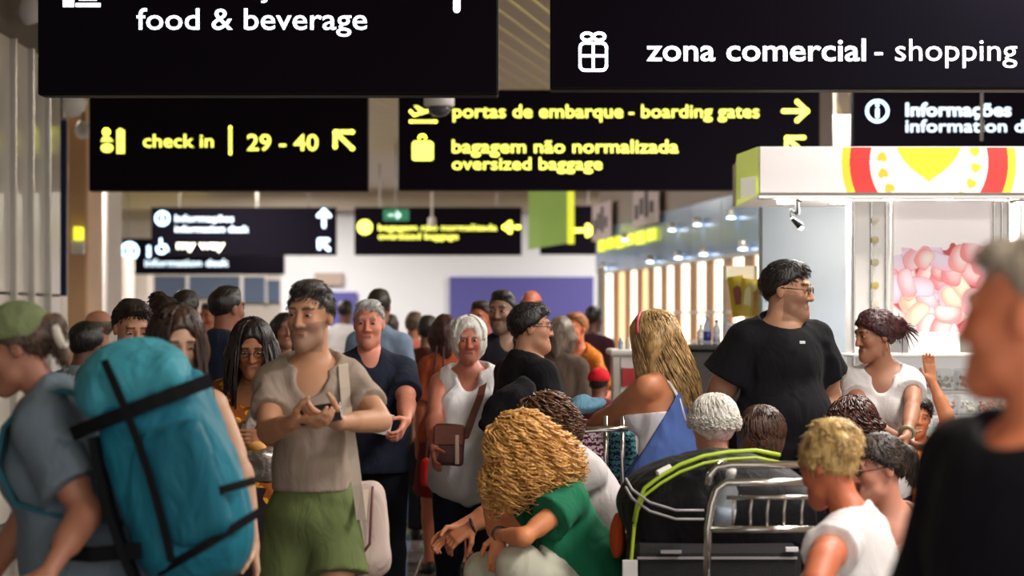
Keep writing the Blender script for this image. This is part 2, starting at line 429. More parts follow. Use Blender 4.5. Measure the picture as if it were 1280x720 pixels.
# far wall
struct(MB().box(-4.85, 9, 42, 42.3, 0, CEIL + .1), 'wall_back', mat('white_wall', 'd9dbe2', .7, var=.02), 'plain white end wall of the concourse')
struct(MB().box(-9, -4.85, 42.6, 42.9, 0, CEIL + .1), 'wall_back_left', mat('cream_wall', 'b5aca4', .7), 'cream end wall behind the far left sign')
struct(MB().box(-9, 9, 41.2, 42, 3.82, CEIL + .1), 'trim_1', mat('beige_bulkhead', 'b0a596', .6), 'beige bulkhead above the end wall')
def bx(p0, p1, q0, q1, Y0, Y1, bev=0):          # pixel rectangle at depth Y0, thickness to Y1
    a = at(p0, q1, Y0); b = at(p1, q0, Y0); return MB().box(a.x, b.x, Y0, Y1, a.z, b.z, bev)
def bxf(p0, p1, q0, Y0, Y1, z0=0, bev=0):
    a = at(p0, q0, Y0); b = at(p1, q0, Y0); return MB().box(a.x, b.x, Y0, Y1, z0, a.z, bev)
b0 = bxf(562, 742, 346, 41.9, 42.0).build('wall_panel', M_blue, label='wide blue panel on the white end wall', cat='wall panel')
b1 = bxf(411, 446, 365, 41.9, 42.0).build('wall_panel', M_blue, label='narrow blue doorway panel left on the white end wall', cat='wall panel')
bx(393, 429, 341, 357, 41.88, 42.0, .01).build('wall_sign', mat('tan_plate', 'a28f86', .5), label='small tan plate on the white wall above the narrow blue panel', cat='sign')
for i, (a, b, c, d) in enumerate([(190, 232, 345, 385), (236, 300, 345, 372), (304, 331, 346, 378), (334, 350, 350, 378)]):
    w_ = empty('window_%d' % (i + 1), at((a + b) / 2, d, 42.5), 'dim bluish window in the cream end wall', kind='structure')
    bx(a, b, c, d, 42.5, 42.6).build('pane', mat('dim_glass', '56647c', .2), w_)
    m = bx(a - 2, b + 2, c - 2, c, 42.45, 42.6); A = at(a - 2, d + 2, 42.45); B = at(a, c, 42.45); m.box(A.x, B.x, 42.45, 42.6, A.z, B.z); A = at(b, d + 2, 42.45); B = at(b + 2, c, 42.45); m.box(A.x, B.x, 42.45, 42.6, A.z, B.z)
    m.build('frame', M_white, w_)
# columns and beams on the left
for (p0, p1, q, Y, dep, m, lab, zt) in [
    (110, 134, 235, 20.5, .8, M_white, 'white square column right of the wooden one', 4.2),
    (84, 109, 150, 18.4, .7, M_wood, 'wood clad column beside the navy banner', 4.2),
    (137, 160, 312, 33, .6, mat('pale_column', 'c3b9b2', .6), 'short pale column under the far sign', 2.62),
    (168, 186, 340, 40, .6, mat('pale_column', 'c3b9b2', .6), 'thin pale column by the dim windows', 2.7)]:
    a = at(p0, q, Y); b = at(p1, q, Y)
    MB().box(a.x, b.x, Y, Y + dep, 0, zt, .02).build('column', m, label=lab, cat='column')
# left wall: steel cladding panels with mullions
XW = -3.72
wl = struct(MB().box(XW - .3, XW - .05, -3, 16.55, 0, CEIL + .1), 'wall_left', mat('wall_core', '6a645e', .7), 'steel clad wall on the left')
struct(MB().box(-9, -8.8, 16.5, 42.6, 0, CEIL + .1), 'wall_left_far', mat('cream_wall', 'b5aca4', .7), 'cream side wall far on the left')
struct(MB().box(-9, XW - .05, 16.4, 16.55, 0, CEIL + .1), 'wall_left_return', mat('wall_core', '6a645e', .7))
M_clad = mat('steel_cladding', 'cfcac4', .28, .25, var=.03)
y = 11.0; pn = None
for i in range(10):
    for (z0, z1) in ((.1, 1.78), (1.795, 3.68)):
        MB().box(XW - .05, XW, y + .012, y + .53, z0, z1, .006).build('panel', M_clad, wl)
    MB().box(XW - .05, XW + .05, y - .03, y + .012, .1, 3.68, .008).build('mullion', M_steel, wl)
    y += .55
a = at(70, 150, 16.7); b = at(83, 370, 16.7)
e = empty('banner', (a.x, 16.7, b.z), 'narrow navy hanging banner at the end of the steel wall', 'banner')
MB().box(a.x, b.x, 16.7, 16.74, b.z, a.z).build('cloth', M_navy, e); MB().box(a.x - .01, b.x + .01, 16.69, 16.75, a.z, a.z + .02).build('top_rail', M_steel, e)
MB().box((a.x + b.x) / 2 - .008, (a.x + b.x) / 2 + .008, 16.7, 16.72, a.z + .02, CEIL + .0).build('hanger', M_rod, e)
e = empty('light_box', at(96, 300, 18.2), 'small yellow lit box on the wooden column', 'sign')
bx(91, 101, 283, 300, 18.25, 18.42, .01).build('case', mat('yellow_light', 'd8d838', .5, emit=.8), e); bx(88, 104, 300, 318, 18.3, 18.42, .01).build('holder', M_white, e)
for i, (px, py, Y, r) in enumerate([(38, 14, 15.0, 17), (92, 132, 16.0, 15), (104, 163, 18.0, 11)]):
    c = at(px, py, Y); rr = r / F * Y
    e = empty('spotlight', c, ['white spotlight head nearest, left of the food sign', 'white spotlight head under the corner of the food sign', 'small white spotlight head lowest, left of the check in sign'][i], 'spotlight')
    Mx = Matrix.Translation(c) @ Matrix.Rotation(math.radians(25), 4, 'Y')
    MB().lathe([(rr * .25, -rr), (rr * .8, -rr * .55), (rr, rr * .1), (rr * .9, rr * .8), (rr * .4, rr)], 20, Mx).build('head', M_white, e, True)
    MB().tube([c + Vector((0, 0, rr * .9)), Vector((c.x, c.y, CEIL))], .012).build('stem', M_rod, e)

# ------------------------------------------------------------------ lettering and signs
GLY = {}
def lettering(txt, px0, px1, base, Y, m, parent, bold=.0, depth=.004, name='lettering', capfit=None, sx=1.0):
    """text whose ink spans px0..px1 with its baseline at picture row base on the plane Y"""
    cu = bpy.data.curves.new('t', 'FONT'); cu.body = txt; cu.size = 1; cu.offset = bold; cu.extrude = .02; cu.resolution_u = 3
    o = bpy.data.objects.new('t', cu); COL.objects.link(o)
    dg = bpy.context.evaluated_depsgraph_get(); me = bpy.data.meshes.new_from_object(o.evaluated_get(dg)); bpy.data.objects.remove(o)
    v = np.zeros(len(me.vertices) * 3, dtype=np.float32); me.vertices.foreach_get('co', v); v = v.reshape(-1, 3)
    x0, x1 = v[:, 0].min(), v[:, 0].max(); s = (px1 - px0) / F * Y / (x1 - x0); A = at(px0, base, Y); h = s if capfit is None else capfit / F * Y / .73
    W = np.stack([A.x + (v[:, 0] - x0) * s, Y - depth - v[:, 2] * .1, A.z + v[:, 1] * h], 1)
    Mi = ROOTS[parent.name]; W = W + A3(Mi.translation)
    me.vertices.foreach_set('co', W.astype(np.float32).ravel()); me.materials.clear(); me.materials.append(m); me.update(); me.name = name
    ob = bpy.data.objects.new(name, me); COL.objects.link(ob); ob.parent = parent; return ob

def strokes(lines, wpx, Y, m, parent, name='icon', depth=.004, fills=()):
    """polylines in picture pixels on the plane Y, drawn as flat raised bands; fills are closed polygons"""
    mb = MB(); wd = wpx / F * Y / 2; yb = Y - depth; yf = yb - .003
    def disc(c, r):
        n = 12; P = [Vector((c.x + r * math.cos(2 * math.pi * i / n), yf, c.z + r * math.sin(2 * math.pi * i / n))) for i in range(n)]
        mb.raw(P, [tuple(range(n))])
    for ln in lines:
        P = [at(x, y, Y) for x, y in ln]
        for p in P: disc(p, wd)
        for p, q in zip(P, P[1:]):
            d = (q - p); d.y = 0
            if d.length < 1e-6: continue
            d.normalize(); n = Vector((-d.z, 0, d.x)) * wd
            V = [p + n, q + n, q - n, p - n]; V = [Vector((v.x, yf, v.z)) for v in V] + [Vector((v.x, yb + .003, v.z)) for v in V]
            mb.raw(V, [(0, 1, 2, 3), (0, 4, 5, 1), (1, 5, 6, 2), (2, 6, 7, 3), (3, 7, 4, 0)])
    for poly in fills:
        P = [at(x, y, Y) for x, y in poly]; V = [Vector((v.x, yf, v.z)) for v in P]; n = len(V); V += [Vector((v.x, yb + .003, v.z)) for v in P]
        mb.raw(V, [tuple(range(n))] + [(i, (i + 1) % n, n + (i + 1) % n, n + i) for i in range(n)])
    return mb.build(name, m, parent)

def circ(cx, cy, r, n=20, a0=0, a1=360, ry=None):
    return [(cx + r * math.cos(math.radians(a0 + (a1 - a0) * i / n)), cy + (ry or r) * math.sin(math.radians(a0 + (a1 - a0) * i / n))) for i in range(n + 1)]

E_white = mat('lit_white_letters', 'eef3ff', .5, emit=1.5, emitcol='f2f6ff'); E_yel = mat('lit_yellow_letters', 'f4f46a', .5, emit=1.15, emitcol='f0f060')
E_wb = mat('lit_pale_blue_letters', 'cfe8ff', .5, emit=1.1, emitcol='d4eaff')
def sign(label, p0, p1, q0, q1, Y, dep=.14, face='191318', group=None):
    a = at(p0, q1, Y); b = at(p1, q0, Y); e = empty('hanging_sign', ((a.x + b.x) / 2, Y, a.z), label, 'sign')
    MB().box(a.x, b.x, Y, Y + dep, a.z, b.z, .008).build('housing', M_dark, e)
    MB().box(a.x + .012, b.x - .012, Y - .004, Y + .01, a.z + .012, b.z - .012).build('face_panel', mat('sign_face', '0b0912', .7, spec=.03, emit=.012 if Y < 30 else .02, emitcol='40242a'), e)
    for t in (.15, .85):
        x = a.x + (b.x - a.x) * t; MB().tube([(x, Y + dep / 2, b.z), (x, Y + dep / 2, CEIL + .02)], .012).build('hanging_rod', M_rod, e)
    return e

s = sign('large front sign reading food & beverage in white', 47, 623, -95, 119, 9.8, face='160f1c')
lettering('food & beverage', 171, 459, 37, 9.8, E_white, s, .006, capfit=28); lettering('restauração', 171, 383, -3, 9.8, E_white, s, .006, capfit=27)
strokes([], 3, 9.8, E_white, s, fills=[[(79, -12), (93, -12), (93, 9), (79, 9)], [(97, -14), (124, -14), (121, 1), (99, 1)], [(95, 4), (126, 4), (126, 9), (95, 9)]])
strokes([[(571, 12), (571, -40)], [(553, -22), (571, -42), (589, -22)]], 9, 9.8, E_white, s, 'arrow')
s = sign('large front sign reading zona comercial - shopping with a gift icon', 688, 1400, -95, 112, 9.8, face='160f1c')
lettering('zona comercial', 808, 1082, 76, 9.8, E_white, s, .012, capfit=29); lettering('- shopping', 1093, 1271, 76, 9.8, E_white, s, -.002, capfit=29)
strokes([circ(731, 60, 6, 6, 180, 270) + circ(752, 60, 6, 6, 270, 360) + circ(752, 82, 6, 6, 0, 90) + circ(731, 82, 6, 6, 90, 180) + [(725, 60)], [(741.5, 55), (741.5, 88)], [(726, 70), (757, 70)],
         circ(734, 46, 7, 12, 40, 400, 4.5), circ(749, 46, 7, 12, 140, 500, 4.5)], 3.6, 9.8, E_white, s)

s = sign('yellow lit check in 29 - 40 sign, left in the second row', 111, 460, 112, 239, 17.0)
lettering('check in', 179, 267, 184, 17.0, E_yel, s, .012, capfit=17); lettering('29 - 40', 309, 398, 188, 17.0, E_yel, s, .014, capfit=21)
strokes([[(288, 159), (288, 192)]], 4, 17.0, E_yel, s, 'divider'); strokes([[(441, 186), (421, 167)], [(419, 184), (419, 165), (441, 165)]], 5.5, 17.0, E_yel, s, 'arrow')
strokes([circ(133, 165, 3, 8)], 4, 17.0, E_yel, s, fills=[[(126, 177), (129, 171), (137, 171), (142, 177)], circ(134, 185, 8, 12, 0, 360, 6), [(146, 163), (150, 160), (156, 163), (156, 192), (146, 192)]])
s = sign('yellow lit boarding gates and oversized baggage sign, centre of the second row', 498, 1025, 112, 238, 17.0)
lettering('portas de embarque', 566, 779, 147, 17.0, E_yel, s, .014, capfit=17); lettering('- boarding gates', 786, 949, 147, 17.0, E_yel, s, .008, capfit=17)
lettering('bagagem não normalizada', 565, 848, 191, 17.0, E_yel, s, .014, capfit=17); lettering('oversized baggage', 565, 753, 212, 17.0, E_yel, s, .012, capfit=16)
strokes([[(979, 139), (1009, 139)], [(996, 127), (1009, 139), (996, 151)]], 5.5, 17.0, E_yel, s, 'arrow'); strokes([[(1004, 190), (984, 173)], [(983, 186), (983, 172), (1005, 172)]], 5, 17.0, E_yel, s, 'arrow')
strokes([[(513, 152), (545, 152)], [(513, 139), (518, 144), (541, 137)]], 4, 17.0, E_yel, s, fills=[[(517, 132), (522, 132), (534, 139), (526, 142)]])
strokes([circ(528, 173, 4, 10, 180, 360)], 3, 17.0, E_yel, s, fills=[[(515, 179), (518, 176), (538, 176), (542, 179), (542, 199), (539, 201), (518, 201), (515, 199)]])
s = sign('white lit information desk sign at the right edge of the second row', 1066, 1420, 112, 240, 17.0, face='171425')
lettering('Informações', 1132, 1264, 145, 17.0, E_wb, s, .02, capfit=17); lettering('information desk', 1132, 1319, 165, 17.0, E_wb, s, .006, capfit=16)
strokes([circ(1096.5, 139, 13, 24)], 3, 17.0, E_wb, s); strokes([[(1096.5, 137), (1096.5, 146)], [(1096.5, 131), (1096.5, 131.5)]], 4, 17.0, E_wb, s, 'icon')

s = sign('far white lit information sign with wheelchair icon, nearer of the two at left', 189, 420, 259, 319, 34.0, face='171528')
lettering('Informações', 219, 292, 277, 34.0, E_wb, s, .012, capfit=8.5); lettering('information desk', 219, 311, 290, 34.0, E_wb, s, .02, capfit=8)
lettering('my way', 221, 281, 311, 34.0, mat('lit_warm_letters', 'fbfbe6', .5, emit=1.6), s, .02, capfit=11)
strokes([circ(203, 273, 8, 14)], 2.5, 34.0, E_wb, s); strokes([[(203, 272), (203, 278)], [(203, 268), (203, 268.5)]], 3, 34.0, E_wb, s)
strokes([circ(202, 311, 5.5, 10, -60, 200), [(201, 299), (201, 307), (207, 307), (210, 313)]], 2.6, 34.0, E_wb, s)
strokes([[(405, 283), (405, 263)], [(398, 270), (405, 263), (412, 270)]], 4.5, 34.0, E_wb, s, 'arrow'); strokes([[(411, 312), (400, 301)], [(399, 310), (399, 300), (410, 300)]], 4.5, 34.0, E_wb, s, 'arrow')
s = sign('farthest white lit information sign, partly hidden behind the wheelchair sign', 125, 355, 298, 343, 38.5, face='171528')
lettering('information desk', 181, 286, 333, 38.5, E_wb, s, .012, capfit=9.5)
strokes([circ(162, 314, 10, 18)], 3, 38.5, E_wb, s, fills=[[(158, 308), (166, 308), (166, 321), (158, 321)]]); strokes([[(186, 309), (186, 320)]], 4.5, 38.5, E_wb, s)
s = sign('far yellow lit baggage sign with arrow in front of the white wall', 443, 652, 259, 319, 34.0)
lettering('bagagem não normalizada', 473, 621, 288, 34.0, E_yel, s, .012, capfit=8); lettering('oversized baggage', 473, 573, 299, 34.0, E_yel, s, .012, capfit=8)
strokes([], 2, 34.0, E_yel, s, fills=[circ(456, 284, 9.5, 14)]); strokes([[(649, 284), (630, 284)], [(638, 278), (630, 284), (638, 290)]], 4.5, 34.0, E_yel, s, 'arrow')
s = sign('far black sign with yellow arrow beside the green banner', 675, 746, 257, 318, 34.0)
strokes([[(718, 288), (742, 288)], [(734, 282), (742, 288), (734, 294)]], 5, 34.0, E_yel, s, 'arrow')
# exit sign
e = empty('exit_sign', at(495, 276, 30.0), 'small green emergency exit sign hanging before the far yellow sign', 'sign')
bx(479, 511, 261, 276, 30, 30.06, .01).build('case', mat('exit_green', '2f7a5c', .4, emit=.35), e)
strokes([[(486, 269), (500, 269)], [(496, 265), (500, 269), (496, 273)]], 2, 30.0, mat('exit_white', 'cfe8dc', .4, emit=.8), e, 'pictogram')
MB().tube([at(495, 261, 30.03), (at(495, 261, 30.03).x, 30.03, CEIL)], .012).build('hanging_rod', M_rod, e)
# green translucent hanging banner
e = empty('glass_banner', at(690, 308, 26), 'green glass hanging panel with a yellow edge', 'banner')
A = at(661, 310, 26); B = at(709, 232, 26)
V = [(A.x, 26.6, A.z + .0), (B.x, 26.0, A.z + .06), (B.x, 26.0, B.z), (A.x, 26.6, B.z)]
V = [Vector(v) for v in V]; V2 = [v + Vector((0, .03, 0)) for v in V]
MB().raw(V + V2, [(0, 1, 2, 3), (7, 6, 5, 4), (0, 4, 5, 1), (1, 5, 6, 2), (2, 6, 7, 3), (3, 7, 4, 0)]).build('glass', mat('green_glass', '9cbf62', .15, emit=.06, alpha=.8), e)
bx(709, 718, 232, 305, 26, 26.05, .01).build('edge', mat('yellow_edge', 'dfe23a', .4, emit=.5), e)
A = at(690, 232, 26.3); MB().tube([A, (A.x, 26.3, CEIL)], .01).build('hanging_rod', M_rod, e)
# dome camera in front of the gate sign
c = at(549, 121, 14.0); e = empty('dome_camera', c, 'white dome camera hanging in front of the boarding gates sign', 'camera'); rr = 19 / F * 14
MB().lathe([(rr * .9, .0), (rr, .01), (rr, .14), (rr * .5, .18)], 24, Matrix.Translation(c + Vector((0, 0, -.07)))).build('housing', M_white, e, True)
MB().lathe([(rr * .1, -.072), (rr * .45, -.062), (rr * .72, -.035), (rr * .8, 0)], 24, Matrix.Translation(c + Vector((0, 0, -.07)))).build('dome', mat('smoked_dome', '4a4650', .1), e, True)
MB().tube([c + Vector((0, 0, .1)), (c.x, c.y, CEIL)], .02).build('stem', M_white, e)
for (px, py, Y, r, lab) in [(540, 275, 28, 5, 'slim pale detector hanging before the far yellow sign')]:
    c = at(px, py, Y); e = empty('smoke_detector', c, lab, 'detector'); rr = r / F * Y
    MB().lathe([(rr * .5, -.1), (rr, -.06), (rr, .02), (rr * .4, .05)], 16, Matrix.Translation(c)).build('head', M_white, e, True); MB().tube([c, (c.x, c.y, CEIL)], .014).build('stem', M_white, e)

# ------------------------------------------------------------------ shop front on the right, running away along a slanted line
P0 = Vector((1.36, 31.0, 0)); P1 = Vector((2.6, 21.0, 0)); dS = (P1 - P0).normalized(); nS = Vector((dS.y, -dS.x, 0)) * -1
if nS.x < 0: nS = -nS                                 # nS points into the shop (to the right)
def shop_x(px):                                       # point of the shop line seen in column px
    t = (px - 640) / F; s_ = (t * P0.y - P0.x) / (dS.x - t * dS.y); return P0 + dS * s_
def wallseg(pa, pb, z0, z1, th, m, name, parent=None, off=0, **kw):
    a = pa + nS * off; b = pb + nS * off; V = []
    for z in (z0, z1):
        for q in (a, b, b + nS * th, a + nS * th): V.append(Vector((q.x, q.y, z)))
    return MB().raw(V, [(3, 2, 1, 0), (4, 5, 6, 7), (0, 1, 5, 4), (1, 2, 6, 5), (2, 3, 7, 6), (3, 0, 4, 7)]).build(name, m, parent, **kw)
Pn = shop_x(1010)
wr_ = wallseg(P0, Pn, 2.98, CEIL + .1, .25, mat('shop_bulkhead', '9f928c', .6), 'wall_right', label='beige bulkhead above the glass fascia of the shops'); wr_['kind'] = 'structure'
fa = empty('glass_fascia', (P0.x, P0.y, 2.3), 'blue grey glass fascia band above the row of shops', 'fascia')
M_gl = mat('fascia_glass', '86a2cc', .22, .15, var=.1)
cols_ = [747, 772, 800, 832, 866, 905, 955, 1010]
for a, b in zip(cols_, cols_[1:]):
    A = shop_x(a); B = shop_x(b); wallseg(A + dS * .01, B - dS * .01, 2.3, 2.96, .05, M_gl, 'glass_panel', fa, off=-.03)
wallseg(P0, Pn, 2.26, 2.3, .12, M_steel, 'bottom_rail', fa, off=-.05)
# lamp reflections in the fascia glass, added as small glowing bodies
for i, px in enumerate((762, 790, 822, 850, 858, 882, 890, 925, 940)):
    A = shop_x(px) + nS * -.10; zz = 2.38 + (i % 2) * .36
    e = empty('fascia_reflection', (A.x, A.y, zz), 'small glowing spot standing in for a lamp reflection on the glass fascia, %s from its far left end' % ['first', 'second', 'third', 'fourth', 'fifth', 'sixth', 'seventh', 'eighth', 'ninth'][i], 'spotlight', group='added lamp reflections on the glass fascia')
    MB().lathe([(.03, -.04), (.05, -.02), (.045, .04)], 10, Matrix.Translation(Vector((A.x, A.y, zz)))).build('housing', M_steel, e, True)
    MB().lathe([(.02, -.06), (.06, -.05), (.03, -.035)], 10, Matrix.Translation(Vector((A.x, A.y, zz)))).build('lens', mat('reflection_glow', 'd5e9ff', .3, emit=3), e, True)  # disc glows in place of a mirrored downlight
# posters above the fascia
for i, (p0_, p1_, q0_, q1_) in enumerate([(748, 772, 258, 302), (800, 832, 240, 285)]):
    A = shop_x(p0_); B = shop_x(p1_); zb = CAMZ + (HOR - q1_) / F * A.y; zt = CAMZ + (HOR - q0_) / F * A.y
    e = empty('poster', (A.x, A.y, zb), ['pale poster with dark marks at the far end of the fascia', 'pale poster with a dark purple figure above the fascia'][i], 'poster')
    wallseg(A, B, zb, zt, .02, mat('poster_paper', 'd9c8d0', .6), 'sheet', e, off=-.10)
    for j in range(4):
        a_ = A + (B - A) * (.1 + .2 * j); b_ = A + (B - A) * (.22 + .2 * j); wallseg(a_, b_, zb + (zt - zb) * (.2 + .1 * (j % 2)), zb + (zt - zb) * (.6 + .15 * (j % 3)), .01, mat('poster_ink', '3d2a3c', .6), 'printed_mark', e, off=-.11)
# sign reflections on the glass, put in as a glowing yellow strip
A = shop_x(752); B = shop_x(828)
e = empty('reflected_strip', (A.x, A.y, 2.7), 'yellow glowing band standing in for sign reflections at the far end of the glass fascia', 'sign')
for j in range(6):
    a_ = A + (B - A) * (j / 6 + .01); b_ = A + (B - A) * ((j + 1) / 6 - .02); wallseg(a_, b_, 2.60 + .02 * (j % 2), 2.78, .01, mat('reflected_strip', 'dbe03a', .5, emit=.7), 'glow_segment', e, off=-.07)
# shop interior: back wall, fins and lit shelves
M_litp = mat('backlit_panel', 'fff0d6', .5, emit=1.25, emitcol='fff0dc'); M_fin = mat('wooden_fin', 'c08f60', .5, bump=.08, var=.15)
sf = empty('shop_front', (P0.x, P0.y, 0), 'row of tall wooden fins with backlit panels between them', 'shop front')
cols_ = [749, 766, 781, 796, 810, 826, 842, 862, 882, 904, 930, 960]
for i, (a, b) in enumerate(zip(cols_, cols_[1:])):
    A = shop_x(a); B = shop_x(b); L_ = (B - A).length
    wallseg(A, A + dS * L_ * .42, 0, 2.26, .10, M_fin, 'fin', sf); wallseg(A + dS * L_ * .43, B, .9, 2.26, .04, M_litp if i % 2 == 0 or i > 4 else mat('backlit_panel_warm', 'f3cf9a', .5, emit=.8), 'backlit_panel', sf, off=.02)
    wallseg(A + dS * L_ * .40, B, 0, .9, .10, M_beige, 'base_panel', sf, off=.02)
    if i > 4:
        for z in (1.3, 1.65): wallseg(A + dS * L_ * .42, B - dS * .02, z, z + .03, .10, M_white, 'shelf', sf, off=-.08)
# white end post of the shop
A = at(747, 340, 19.5); B = at(756, 340, 19.5)
MB().box(A.x, B.x, 19.5, 19.6, 0, 2.1, .01).build('post', M_white, label='thin white post at the end of the shop', cat='post')
# white counter with red band
A = at(768, 437, 13.0); B = at(822, 437, 13.0)
e = empty('counter', ((A.x + B.x) / 2, 13, 0), 'white counter with red band behind the blonde woman in blue', 'counter')
MB().box(A.x, B.x, 13.0, 13.5, 0, A.z - .04, .01).build('body', M_white, e); MB().box(A.x - .03, B.x + .03, 12.96, 13.54, A.z - .04, A.z, .01).build('top', M_white, e)
MB().box(A.x + .05, B.x + .01, 12.97, 12.999, A.z - .24, A.z - .12).build('red_band', mat('red_band', 'b4262c', .5), e); MB().box(A.x - .02, A.x + .04, 12.95, 13.0, 0, A.z - .04, .01).build('edge_post', M_steel, e)
for i in range(5):
    x = A.x + .05 + i * .045; MB().lathe([(.014, 0), (.016, .05), (.008, .06), (.008, .075)], 10, Matrix.Translation(Vector((x, 13.15 + .05 * (i % 2), A.z)))).build('bottle', mat('small_bottle', ['8fa6c0', 'b9b3ad', '606b7a'][i % 3], .2), None, True, label='tiny bottle on the white counter, %s from the left' % ['first', 'second', 'third', 'fourth', 'fifth'][i], cat='bottle', group='tiny bottles on the white counter')
# second counter with goods, black till
A = at(862, 432, 12.6); B = at(950, 432, 12.6)
e = empty('till_counter', ((A.x + B.x) / 2, 12.6, 0), 'dark shop counter left of the man in black', 'counter')
MB().box(A.x, B.x, 12.6, 13.2, 0, A.z - .03, .01).build('body', mat('dark_counter', '2b2522', .5), e); MB().box(A.x - .03, B.x + .03, 12.56, 13.24, A.z - .03, A.z, .008).build('top', M_black, e)
for i, (px, py, w_, h_, c) in enumerate([(884, 425, 10, 38, 'b9c6da'), (896, 427, 9, 32, 'cfd8e6'), (908, 424, 9, 34, 'd9d9e2'), (876, 428, 8, 26, 'c6ccd8')]):
    c0 = at(px, 432, 12.8); ww = w_ / F * 12.8; hh = h_ / F * 12.8
    e = empty('bottle', (c0.x, 12.8, A.z), ['tall bottle with blue label on the dark counter', 'clear bottle second on the dark counter', 'clear bottle nearest the snack bags', 'short bottle leftmost on the dark counter'][i], 'bottle')
    MB().lathe([(ww * .45, 0), (ww * .5, .01), (ww * .5, hh * .62), (ww * .2, hh * .82), (ww * .2, hh * .9)], 14, Matrix.Translation(Vector((c0.x, 12.8, A.z)))).build('glass', mat('bottle_glass', c, .1, alpha=.75), e, True)
    MB().lathe([(ww * .51, hh * .15), (ww * .51, hh * .45)], 14, Matrix.Translation(Vector((c0.x, 12.8, A.z)))).build('bottle_label', mat('bottle_label', ['39489a', 'e8e8ee', 'd8c8d0', 'e8e8ee'][i], .5), e, True)
    MB().lathe([(ww * .24, hh * .88), (ww * .24, hh)], 12, Matrix.Translation(Vector((c0.x, 12.8, A.z)))).build('cap', M_white, e, True)
# snack rack
A = at(910, 400, 12.9); rk = empty('snack_rack', (A.x + .12, 12.9, A.z - .2), 'white rack frame holding the golden snack bags', 'rack')
B = at(905, 332, 12.9); C_ = at(948, 332, 12.9)
MB().box(B.x, B.x + .02, 12.95, 12.99, A.z - .12, B.z).box(C_.x - .02, C_.x, 12.95, 12.99, A.z - .12, B.z).build('side_post', M_white, rk)
MB().box(B.x, C_.x, 12.97, 12.99, B.z - .09, B.z).build('header', mat('rack_header', 'e6ddc8', .5, emit=.3), rk); MB().box(B.x, C_.x + .06, 12.8, 12.99, A.z - .04, A.z - .02).build('shelf', M_steel, rk)
for i, (px, top_, col, rot) in enumerate([(922, 345, 'cdb52e', -8), (934, 348, 'e6c94e', 6), (946, 352, 'f0dc8a', -4), (953, 350, 'e0ac3e', 8)]):
    c = at(px, (top_ + 396) / 2, 12.85 - i * .02); hh = (396 - top_) / F * 12.85 / 2; ww = 9.5 / F * 12.85; V = []; nU, nV = 7, 9
    for sd in (1, -1):
        for jv in range(nV):
            for iu in range(nU):
                u = iu / (nU - 1) * 2 - 1; v = jv / (nV - 1) * 2 - 1; th = .03 * max(0, (1 - u * u)) ** .6 * max(0, (1 - v * v)) ** .4 + .002 + .003 * math.sin(u * 9 + v * 7 + i)
                V.append(Vector((u * ww * (1 + .06 * v * v), -sd * th, v * hh)))
    Mx = Matrix.Translation(c) @ Matrix.Rotation(math.radians(rot), 4, 'Y'); V = [Mx @ v for v in V]; Fc = []
    for sd in range(2):
        for jv in range(nV - 1):
            for iu in range(nU - 1):
                q = sd * nU * nV + jv * nU + iu; Fc.append((q, q + 1, q + nU + 1, q + nU) if sd == 0 else (q, q + nU, q + nU + 1, q + 1))
    e = empty('snack_bag', c, ['olive gold snack bag, leftmost on the rack', 'golden snack bag second from left on the rack', 'pale gold snack bag third on the rack', 'orange gold snack bag beside the grey panel'][i], 'snack bag')
    MB().raw(V, Fc).build('bag', mat('foil_bag', col, .3, .05, var=.25), e, True)
    V = [Mx @ Vector((a_ * ww * .5, -.036, b_ * hh * .4)) for a_, b_ in ((-1, -1), (1, -1), (1, 1), (0, 1.4), (-1, 1))]; MB().raw(V, [(0, 1, 2, 3, 4)]).build('printed_patch', mat('bag_print', ['7a2f1c', 'e9dfa0', 'a8742a', 'e9dfa0'][i], .5), e)

# ------------------------------------------------------------------ sweets kiosk
KY = 11.0; ks = F / KY
K = empty('sweets_kiosk', (at(1110, 240, KY).x, KY + .5, 0), 'brightly lit sweets kiosk with white canopy and candy picture', 'kiosk')
A = at(948, 243, KY); B = at(1300, 183, KY)
# canopy front, painted print on a fine grid (flat print on a real canopy)
def paint_grid(name, x0, x1, z0, z1, y, nx, nz, fn, m, parent):
    X = np.linspace(x0, x1, nx); Z = np.linspace(z0, z1, nz); XX, ZZ = np.meshgrid(X, Z); V = np.stack([XX.ravel(), np.full(XX.size, y), ZZ.ravel()], 1)
    cols = fn(XX.ravel(), ZZ.ravel()); I_, J_ = np.meshgrid(np.arange(nx - 1), np.arange(nz - 1)); q = (J_ * nx + I_).ravel(); Fq = np.stack([q, q + 1, q + nx + 1, q + nx], 1)
    return add_mesh(name, V + A3(ROOTS[parent.name].translation), Fq, m, parent, cols=cols)
def canopy_fn(X, Z):
    px = X / KY * F + 640; py = HOR - (Z - CAMZ) / KY * F; C = np.tile(A3(srgb('f4eeee')), (len(X), 1))
    dx = px - 1161; dy = py - 203; R = np.hypot(dx, dy)
    C[(R < 109)] = srgb('f0dc3a'); C[R < 99] = srgb('e23a36'); C[R < 74] = srgb('f8f4ec')
    def heart(cx, cy, s, rot=0):
        u = (px - cx) / s; v = -(py - cy) / s; c_, s_ = math.cos(rot), math.sin(rot); u, v = u * c_ - v * s_, u * s_ + v * c_
        return (u * u + v * v - 1) ** 3 - u * u * v ** 3 < 0
    C[heart(1161, 190, 38)] = srgb('f2dc34')
    for i in range(18):
        t = math.radians(i * 20 + 8); C[heart(1161 + 59 * math.cos(t), 203 + 59 * math.sin(t), 5.5, t)] = srgb('d9c63a')
    return C * .86
M_can = colmat('canopy_print', .12, .5)
MB().box(A.x + .001, B.x, KY, KY + 1.3, A.z, B.z, .008).build('canopy', M_white, K)
